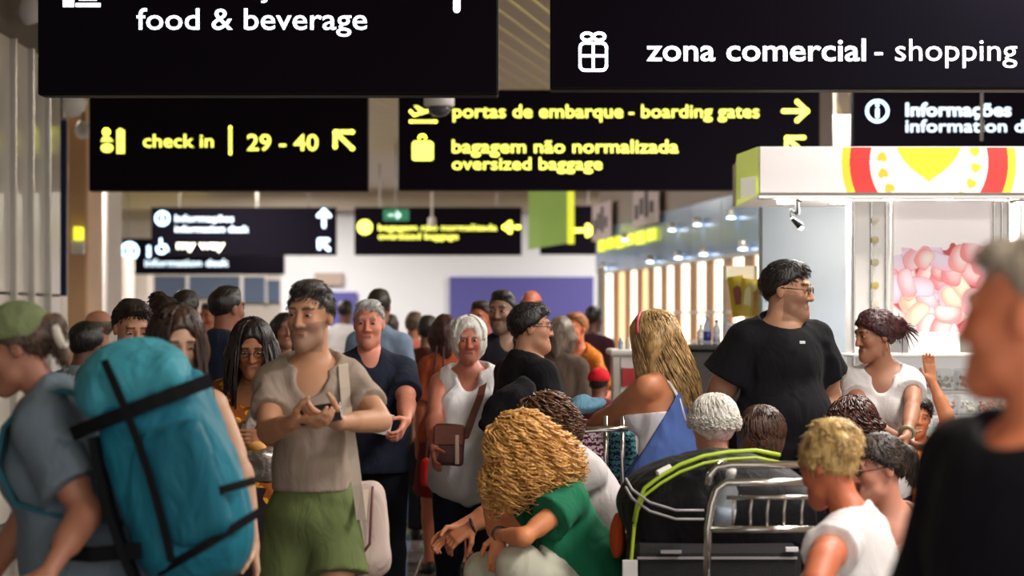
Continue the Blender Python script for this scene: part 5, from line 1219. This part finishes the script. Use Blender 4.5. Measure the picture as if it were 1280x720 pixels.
# blonde woman in blue dress
I = person('blonde woman in blue dress and pink headband seen from behind', 816, 382, 8.7, -125, 'b9764f', ('long', '6a4a2a', 'caa56a', dict(len=.36, t=.018, locks=620, seg=18, off=.018, r=.0042, gap=.5, curl=.014, turns=1.6, flare=.02, drift=(-.05, .07, 0))),
    [sh('d8d4dc', name='top', neck='tube', z=.33, sleeve=0, strap=.3, e=.008, hem=.0, label='white camisole'), sh('4c64a2', name='dress', neck='diag', pt=(.05, -.05, .34), sleeve=0, strap=.3, e=.022, hem=-.1, loose=.02, fold=.014, label='blue wrap dress')],
    dict(col='4c64a2', skirt=.85, wide=.2, e=.012), female=True, fat=.01, build=1.12, armfat=1.3, hy=12, hp=8, lean=6,
    L=dict(px=(768, 518, 1), w=(731, 534, 1), hd=(-1, -.1, -.1), curl=35), R=dict(to=(.05, .3, -.35)))
H = I['H']; pts = [Vector(H(math.sin(t) * .094, .035, .02 + math.cos(t) * .104)) for t in np.linspace(-1.5, 1.5, 14)]
local_tube(I, 'headband', pts, .0075, mat('pink_headband', 'e0556a', .4)); tp = I['tp']
for s_ in (-1, 1):
    local_tube(I, 'dress_strap', [Vector(tp(s_ * .09, .09, .44)), Vector(tp(s_ * .085, -.01, .505)), Vector(tp(s_ * .07, -.085, .46)), Vector(tp(s_ * .05, -.115, .38)), Vector(tp(s_ * .03, -.125, .28))], .007, cloth('e0dde4'))
wr = I['ARM']['L'][2]; el = I['ARM']['L'][1]; d = unit(wr - el); c = wr - d * .01; u = unit(np.cross(d, A3((0, 0, 1)))); v = np.cross(d, u)
local_tube(I, 'bracelet', [Vector(c + (u * math.cos(t) + v * math.sin(t)) * .031) for t in np.linspace(0, 6.28, 14, endpoint=False)], .005, mat('bracelet', '8a2a3a', .4), closed=True)
# man in black t-shirt standing right
I = person('tall man in black t-shirt and glasses looking right', 984, 321, 8.75, 20, 'b58568', ('short', '0e0b0b', '241b18', dict(t=.014, line=.006, slope=.74, quiff=.012)), sh('131217', neck='crew', sleeve=.55, flare=.03, e=.020, hem=-.12, loose=.02, fold=.010), dict(col='1f2230'),
    hy=50, hp=3, neck=.066, fat=.025, build=1.0, armfat=1.3, beard='5a4236', R=dict(px=(893, 506, 1), w=(905, 580, -1)), L=dict(px=(1036, 500, 1), w=(1032, 560, -1)))
glasses(I, '1a1414')
e_ = I['ARM']['R']; c = e_[0] + (e_[1] - e_[0]) * .52; q = Vector(I['l2w'](c)); 
m = MB().box(-.028, .028, -.004, .004, -.006, .006, .001, Matrix.Translation(q + Vector((-.02, -.085, 0))) @ Matrix.Rotation(math.radians(25), 4, 'Y')); m.build('sleeve_mark', mat('white_print', 'e8e8ec', .6), I['root'])
q = at(1003, 428, 8.54); MB().box(-.012, .012, -.004, .004, -.006, .006, .001, Matrix.Translation(q)).build('chest_mark', mat('white_print', 'e8e8ec', .6), I['root'])
# girl in white t-shirt
I = person('young woman with auburn hair in white t-shirt looking left', 1094, 379, 9.0, -12, 'a06e54', ('bun', '1f1012', '4e2226', dict(t=.022, line=-.02, slope=.75, amp=.008, buns=[((.0, -.13, .0), (.035, .035, .04)), ((.02, -.15, .04), (.02, .025, .03)), ((0, -.12, .045), (.05, .04, .04))], locks=0)), sh('d3cfcf', neck='v', sleeve=.35, flare=.012, e=.014, hem=-.1, fold=.010), dict(col='2a2c3a'),
    female=True, hy=-58, hp=8, lean=8, armfat=.95, R=dict(px=(1078, 525, -1), w=(1125, 548, -1), hd=(.6, -.3, -.3), curl=30), L=dict(px=(1140, 512, -1), w=(1133, 545, -1), hd=(-.2, -.3, -.6), curl=30))
H = I['H']; hv = H(0, -.15, .01)
P = np.zeros((26, 8, 3)); rs = np.random.RandomState(3)
for n_ in range(26):
    d = unit(-I['fh'][1] * 1.0 + rs.normal(0, .45, 3)); 
    for j in range(8): P[n_, j] = hv + d * j * .011 - A3((0, 0, 1)) * (j * .0045) ** 1.0 * (j / 5)
V, Q = tube_bundle(P, np.tile(np.linspace(.005, .001, 8), (26, 1))); add_mesh('hair_wisps', V, Q, hairmat('1f1012', '4e2226'), I['root'], True)
wr = I['ARM']['L'][2]; el = I['ARM']['L'][1]; d = unit(wr - el); c = wr - d * .03; u = unit(np.cross(d, A3((0, 1, 0)))); v = np.cross(d, u)
local_tube(I, 'wristwatch', [Vector(c + (u * math.cos(t) + v * math.sin(t)) * .029) for t in np.linspace(0, 6.28, 14, endpoint=False)], .008, mat('watch_strap', '8a8a6a', .4), closed=True)
for s_ in (-1,): local_tube(I, 'earring', [Vector(H(s_ * -.078, -.01, -.035)), Vector(H(s_ * -.080, -.01, -.075))], [.002, .005], mat('earring', 'b59a7a', .3, .6))
# child with raised arm
I = person('child with one arm raised beside the kiosk', 1148, 494, 9.3, -25, 'b8764f', ('short', '16100e', '2c1e18', dict(t=.016)), sh('b0602c', neck='crew', sleeve=.4), dict(col='2a2c3a'), k=.75, hy=20, hr=10,
    L=dict(px=(1184, 522, -1), w=(1163, 472, -1), hd=(-.15, 0, 1), n=(0, -1, 0), th=(-1, 0, 0), curl=8))
# seated and low figures
seat = dict(foot_l=(.12, .42, .08), foot_r=(-.12, .46, .08), knee_l=(.2, -1, 1), knee_r=(-.2, -1, 1))
I = person('seated woman with orange curly hair in green top resting her head on her hand', 652, 513, 7.4, -72, 'd98a5c', ('curly', '96581e', 'ffcd7c', dict(v=-.02, locks=430, seg=14, res=84, off=.018, lay=.03, len=.19, curl=.021, turns=8, r=.0042, gap=.05, amp=.012, flare=.075, drift=(0, .07, 0))),
    sh('1f6b4c', neck='scoop', sleeve=.45, flare=.035, e=.016, hem=-.1, loose=.015, fold=.012), dict(col='c4c2b0', len=2, e=.016, fold=.012), female=True, k=.97, lean=26, hp=36, hy=-8, build=.98, armfat=.92,
    R=dict(px=(620, 664, 1), w=(606, 600, -1), hd=(.1, -.1, 1), n=(.8, 0, .3), th=(0, -1, .3), curl=40), L=dict(px=(655, 672, -1), w=(624, 668, 1), hd=(-.1, -.3, -1), n=(0, .6, -.5), th=(-1, 0, 0), curl=24), foot_l=(.12, .38, .32), foot_r=(-.12, .42, .26), knee_l=(.2, -1, 1), knee_r=(-.2, -1, 1))
wr = I['ARM']['L'][2]; el = I['ARM']['L'][1]; d = unit(wr - el); c = wr; u = unit(np.cross(d, A3((0, 1, .2)))); v = np.cross(d, u)
for o_ in (0, .012): local_tube(I, 'bracelet', [Vector(c - d * o_ + (u * math.cos(t) + v * math.sin(t)) * .029) for t in np.linspace(0, 6.28, 14, endpoint=False)], .003, mat('dark_bracelet', '3a2a2a', .4), closed=True)
I = person('seated person with brown curls in white shirt, forearms on knees', 682, 487, 8.2, -70, 'c8805c', ('curly', '2a1a12', '7a5238', dict(v=-.015, locks=380, seg=12, res=60, off=.012, lay=.024, len=.09, curl=.017, turns=6.5, r=.004, gap=.35, amp=.012, flare=.04)),
    sh('cfcaca', neck='crew', sleeve=.7, e=.014, flare=.02), dict(col='77757a', len=2), k=.98, lean=38, hp=25, build=.95,
    L=dict(px=(636, 645, -1), w=(574, 664, -1), hd=(-.8, -.2, -.5), n=(0, .6, -.8), th=(-.3, -.8, .2), curl=32), R=dict(px=(622, 636, 1), w=(572, 660, -1), hd=(-.8, -.2, -.5), n=(.2, -.6, -.4), curl=32), foot_l=(.12, .40, .20), foot_r=(-.12, .44, .2), knee_l=(.2, -1, 1), knee_r=(-.2, -1, 1))
wr = I['ARM']['L'][2]; el = I['ARM']['L'][1]; d = unit(wr - el); u = unit(np.cross(d, A3((0, 1, .2)))); v = np.cross(d, u)
local_tube(I, 'wristband', [Vector(wr + (u * math.cos(t) + v * math.sin(t)) * .030) for t in np.linspace(0, 6.28, 14, endpoint=False)], .006, mat('dark_bracelet', '3a2a2a', .4), closed=True)
person('seated grey haired person in red top behind the black bag', 891, 490, 7.72, -95, 'c08a74', ('curly', 'b0aaa2', 'f4f0ea', dict(v=-.012, locks=420, seg=10, res=22, off=.016, len=.02, curl=.008, turns=2.5, r=.004, gap=.45, amp=.008, flare=.01)), sh('b02a34', neck='crew', sleeve=.8), dict(col='2a2a34'), k=.95, female=True, hy=-60, **seat)
person('seated brown haired woman beside the grey haired one', 953, 504, 8.1, 95, 'b07a60', ('bob', '1f1410', '5a3c2c', dict(t=.02, locks=300, len=.05, off=.02, r=.006, gap=.5, curl=.008, flare=-.01)), sh('3a2a30', neck='crew', sleeve=.8), dict(col='2a2a34'), k=.98, female=True, hy=60, **seat)
person('seated person with dark curly hair between the standing man and woman', 1068, 494, 8.35, 75, '8a5a48', ('curly', '1f100e', '5a3026', dict(v=.0, locks=240, seg=10, res=26, off=.02, len=.06, curl=.012, turns=3., r=.005, gap=.4, amp=.01)), sh('6a3430', pat='floral', col2='b5744a', neck='crew', sleeve=.9), dict(col='2a2a34'), k=.98, female=True, hy=60, **seat)
I = person('seated blonde woman with hair pinned up in white t-shirt', 1036, 519, 6.05, -118, 'c06a48', ('bun', '8a6438', 'ecca86', dict(t=.014, line=-.03, slope=.5, amp=.010, freq=26, buns=[((.01, -.05, .10), (.06, .06, .045)), ((-.03, -.09, .07), (.035, .035, .04)), ((.035, -.10, .05), (.03, .03, .035)), ((0, -.02, .125), (.04, .04, .025))])), sh('d9d4d4', neck='crew', sleeve=.5, flare=.02, e=.016, hem=-.08, fold=.012), dict(col='4a5a7a', len=2),
    female=True, k=1.0, lean=14, hp=16, hy=-20, build=1.1, armfat=1.25, L=dict(px=(1030, 700, -1), w=(1010, 760, -1)), R=dict(to=(.05, .3, -.3)), **seat)
I = person('seated dark haired woman in glasses facing left', 1098, 533, 6.95, -20, 'c98a74', ('pony', '1a1412', '4a3c34', dict(t=.018, line=.0, slope=.7, len=.13)), sh('d2a898', neck='scoop', sleeve=.2, e=.012), dict(col='3a3a48', len=2), female=True, k=.98, lean=8, hy=-56, hp=8, **seat)
glasses(I)
# foreground bald man at the right edge
I = person('man with short fair hair in black shirt at the right edge, closest to the camera', 1288, 286, 2.95, -58, 'ec8c64', ('short', '8a7a68', 'd2c4b0', dict(line=.045, slope=.7, t=.010)), sh('15141a', neck='crew', sleeve=.8, flare=.02, e=.02, loose=.02, fold=.012), dict(col='1f2230'), fat=.02, build=.95, armfat=1.1, hy=-66, hp=-2,
    L=dict(to=(.1, .2, -.45)), R=dict(to=(.1, .1, -.5)))

# ------------------------------------------------------------------ luggage
TY = 6.8
def tube_px(mb, pts, r, Y=None, n=8, closed=False): return mb.tube([at(p[0], p[1], (p[2] if len(p) > 2 else Y)) for p in pts], r, n, closed)
BG = empty('duffel_bag', at(890, 640, 7.15), 'large black duffel bag with lime green piping on the trolley', 'bag')
c = A3(at(893, 628, 7.2)); G = Vol(); fr = frame(0, 0, 0)
G.e(c + A3((0, 0, .0)), fr, (.35, .27, .19), .06); G.b(c + A3((.02, 0, -.06)), fr, (.325, .22, .12), .08, .06)
BGB = bag_from(G, 'body', BG, cloth('141216', rough=.6, wr=.6), .01, folds(.010, 6, 5))
def top_path(off, y0):
    return [at(793, 655 + off, y0), at(797, 632 + off, y0 - .01), at(806, 613 + off, y0 - .02), at(826, 598 + off, y0 - .02), at(850, 584 + off, y0 - .015), at(880, 573 + off, y0), at(910, 568 + off, y0 + .03), at(945, 566 + off, y0 + .05), at(975, 572 + off, y0 + .07)]
M_lime = mat('lime_piping', 'a9c42c', .5); 
MB().tube(top_path(-3, 6.95), .0075, 8).tube(top_path(6, 6.93), .0055, 8).build('lime_piping', M_lime, BGB, True)
M_grey = mat('grey_piping', '9a9698', .4)
for o_ in (0, 11): MB().tube([at(782, 598 + o_, 6.97), at(790, 612 + o_, 6.93), at(812, 628 + o_, 6.89), at(845, 638 + o_, 6.88), at(880, 638 + o_, 6.89)], .0045, 8).build('grey_piping', M_grey, BGB, True)
MB().tube([at(838, 584, 6.95), at(822, 592, 6.93)], .012).build('zip_pull', M_white, BGB)
MB().tube([at(793, 655, 6.93), at(790, 690, 6.92), at(788, 712, 6.92)], .006).build('dangling_cord', M_lime, BGB)
e = empty('luggage_tag', at(786, 715, 6.89), 'white luggage tag hanging from the lime cord', 'tag'); bx(778, 797, 700, 740, 6.88, 6.886, .002).build('card', mat('tag_card', 'd5d0d2', .6), e)
# suitcase below
e = empty('suitcase', at(900, 760, 7.15), 'black suitcase lying under the duffel bag', 'suitcase')
a = at(790, 770, 6.9); b = at(1005, 682, 6.9)
MB().box(a.x, b.x, 6.93, 7.5, a.z, b.z, .03).build('body', mat('black_nylon', '121114', .75, bump=.3, bscale=200), e)
MB().box(a.x + .02, b.x - .02, 6.922, 6.93, b.z - .05, b.z - .042).build('zip', M_grey, e); bx(826, 852, 688, 692, 6.91, 6.925).build('buckle', M_grey, e); bx(982, 998, 684, 690, 6.91, 6.925, .002).build('name_plate', mat('white_print', 'd8d8dc', .6), e)
G = Vol(); c = A3(at(800, 680, 6.85)); oj = empty('orange_jacket', c, 'orange red jacket stuffed left of the black luggage', 'jacket'); G.e(A3(at(772, 668, 7.3)), ID, (.03, .06, .09), .03); bag_from(G, 'cloth', oj, cloth('c8502c', wr=1), .01, folds(.02, 9, 7))
# luggage trolley, chrome handle towards the camera
e = empty('luggage_trolley', (at(945, 0, 6.55).x, 6.95, 0), 'chrome luggage trolley carrying the black bags', 'trolley')
r = .0125
mb = MB(); tube_px(mb, [(886, 606), (887, 594), (896, 584), (915, 581), (1000, 581), (1030, 582)], r, 6.5); tube_px(mb, [(896, 582, 6.5), (900, 580, 6.6), (905, 578, 6.75)], r); mb.build('handle_bar', M_chrome, e, True)
mb = MB(); tube_px(mb, [(884, 724), (885, 660), (890, 630), (896, 612), (908, 603), (1030, 603)], .0125, 6.45); a = at(884, 724, 6.45); mb.tube([a, (a.x, 6.5, .12)], .0125); mb.build('frame_tube', M_chrome, e, True)
mb = MB(); tube_px(mb, [(886, 662), (1030, 662)], .011, 6.45); mb.build('lower_rail', M_chrome, e, True)
mb = MB(); tube_px(mb, [(908, 622), (1030, 622)], .007, 6.47); BR_ = mb.build('basket_rail', M_chrome, e, True)
for px in (918, 940, 961, 982, 1004): mb = MB(); tube_px(mb, [(px, 622, 6.47), (px - 2, 640, 6.49), (px - 2, 660, 6.47)], .0045); mb.build('basket_wire', M_chrome, BR_, True)
a = at(884, 720, 6.45); MB().box(a.x, a.x + .45, 6.45, 7.6, .14, .17, .01).build('platform', M_steel, e)
for (x, y_) in ((a.x + .03, 6.5), (a.x + .42, 6.5), (a.x + .22, 7.55)): MB().lathe([(.03, -.02), (.07, -.02), (.07, .02), (.03, .02)], 16, Matrix.Translation(Vector((x, y_, .07))) @ Matrix.Rotation(math.radians(90), 4, 'Y')).build('wheel', M_black, e, True)
a = at(788, 700, 7.45); MB().box(a.x - .02, a.x + .62, 6.91, 7.55, .17, at(0, 770, 6.9).z, .02).build('suitcase', mat('grey_suitcase', '1d1c20', .5, bump=.2), label='dark grey suitcase lying lowest on the trolley', cat='suitcase')
# plastic cup and bottle in the basket
c = at(905, 652, 6.55); e = empty('water_bottle', c, 'clear plastic bottle lying in the trolley basket', 'bottle'); Mx = Matrix.Translation(c) @ Matrix.Rotation(math.radians(8), 4, 'Y')
MB().lathe([(.024, -.03), (.032, -.02), (.034, .05), (.030, .08), (.034, .10), (.015, .14), (.014, .155)], 18, Mx).build('body', mat('clear_plastic', 'c8d0d8', .08, alpha=.45), e, True); MB().lathe([(.017, .15), (.017, .175)], 14, Mx).build('cap', M_white, e, True)
MB().lathe([(.0345, .0), (.0345, .045)], 18, Mx).build('bottle_label', mat('bottle_label', 'a8b4c8', .5), e, True)
# second trolley behind, with patterned clothes and blue cloth
e = empty('luggage_trolley', (at(775, 0, 8.6).x, 8.8, 0), 'chrome luggage trolley behind the seated curly haired people', 'trolley')
for px in (757, 778): mb = MB(); tube_px(mb, [(px, 520, 8.5), (px + 1, 620, 8.5)], .011); a = at(px + 1, 620, 8.5); mb.tube([a, (a.x, 8.5, .12)], .011); mb.build('frame_tube', M_chrome, e, True)
mb = MB(); tube_px(mb, [(700, 540, 8.45), (760, 536, 8.45), (785, 536, 8.45)], .013); mb.build('handle_bar', M_chrome, e, True)
mb = MB(); a = at(757, 600, 8.5); mb.box(a.x - .22, a.x + .09, 8.5, 9.3, .14, .17, .01); mb.build('platform', M_steel, e)
for (x, y_) in ((a.x - .18, 8.55), (a.x + .06, 8.55), (a.x - .06, 9.25)): MB().lathe([(.03, -.02), (.07, -.02), (.07, .02), (.03, .02)], 16, Matrix.Translation(Vector((x, y_, .07))) @ Matrix.Rotation(math.radians(90), 4, 'Y')).build('wheel', M_black, e, True)
G = Vol(); c = A3(at(738, 590, 8.85)); o = empty('patterned_bag', c, 'magenta and white zigzag patterned soft bag on the far trolley', 'bag'); G.b(c, ID, (.06, .12, .2), .05, .03); bag_from(G, 'cloth', o, cloth('5a2038', pattern='zigzag', col2='d8c4cc', wr=.6), .01, folds(.015, 8, 6))
G = Vol(); c = A3(at(778, 580, 8.95)); o = empty('patterned_bag', c, 'teal and dark patterned soft bag right on the far trolley', 'bag'); G.b(c, ID, (.06, .1, .16), .05, .03); bag_from(G, 'cloth', o, cloth('20343c', pattern='zigzag', col2='5a9aa8', wr=.6), .01, folds(.015, 8, 6))
G = Vol(); c = A3(at(733, 507, 8.7)); o = empty('folded_cloth', c, 'light blue folded cloth lying on top of the far trolley', 'cloth'); G.e(c, frame(0, 0, -12), (.085, .08, .035), .03); G.e(c + A3((-.03, 0, .02)), frame(0, 0, -25), (.05, .06, .03), .03); bag_from(G, 'cloth', o, cloth('7fb0cf', wr=.9), .008, folds(.014, 12, 12))
a = at(745, 545, 8.75); MB().box(a.x - .12, a.x + .10, 8.7, 9.2, .17, at(0, 640, 8.75).z, .03).build('suitcase', mat('dark_red_suitcase', '5a2326', .5), label='dark red suitcase standing on the far trolley', cat='suitcase')
# dark jacket over the arm of the man at centre
G = Vol(); c = A3(at(620, 512, 8.9)); o = empty('dark_jacket', c, 'black jacket hanging left of the man in black t-shirt', 'jacket'); G.c(A3(at(655, 490, 8.95)), A3(at(622, 512, 8.9)), .055, .05, .04); G.c(A3(at(630, 505, 8.88)), A3(at(608, 530, 8.85)), .045, .035, .05); G.c(A3(at(645, 500, 8.88)), A3(at(628, 545, 8.85)), .05, .03, .05); bag_from(G, 'cloth', o, cloth('131217', wr=.9), .01, folds(.022, 12, 7))
# benches under the seated people
def bench(x0, x1, y0, z, label, n):
    e = empty('waiting_bench', ((x0 + x1) / 2, y0 + .25, 0), label, 'bench'); w_ = (x1 - x0) / n
    for i in range(n): MB().box(x0 + i * w_ + .02, x0 + (i + 1) * w_ - .02, y0, y0 + .46, z - .05, z, .02).build('seat', M_black, e)
    MB().box(x0, x1, y0 + .2, y0 + .27, z - .11, z - .05, .01).build('beam', M_steel, e)
    for x in (x0 + .15, x1 - .15):
        MB().box(x - .03, x + .03, y0 + .05, y0 + .42, 0, .03, .01).box(x - .02, x + .02, y0 + .21, y0 + .26, .03, z - .1).build('leg', M_steel, e)
bench(.15, .62, 7.2, .50, 'dark bench seat under the curly haired woman in green', 1)
bench(.45, 1.6, 7.95, .44, 'dark bench under the seated people behind the trolley', 3)
bench(.8, 1.75, 6.75, .44, 'dark bench under the dark haired woman in glasses', 2)
bench(.85, 1.25, 5.95, .44, 'dark single seat under the blonde woman with pinned hair', 1)
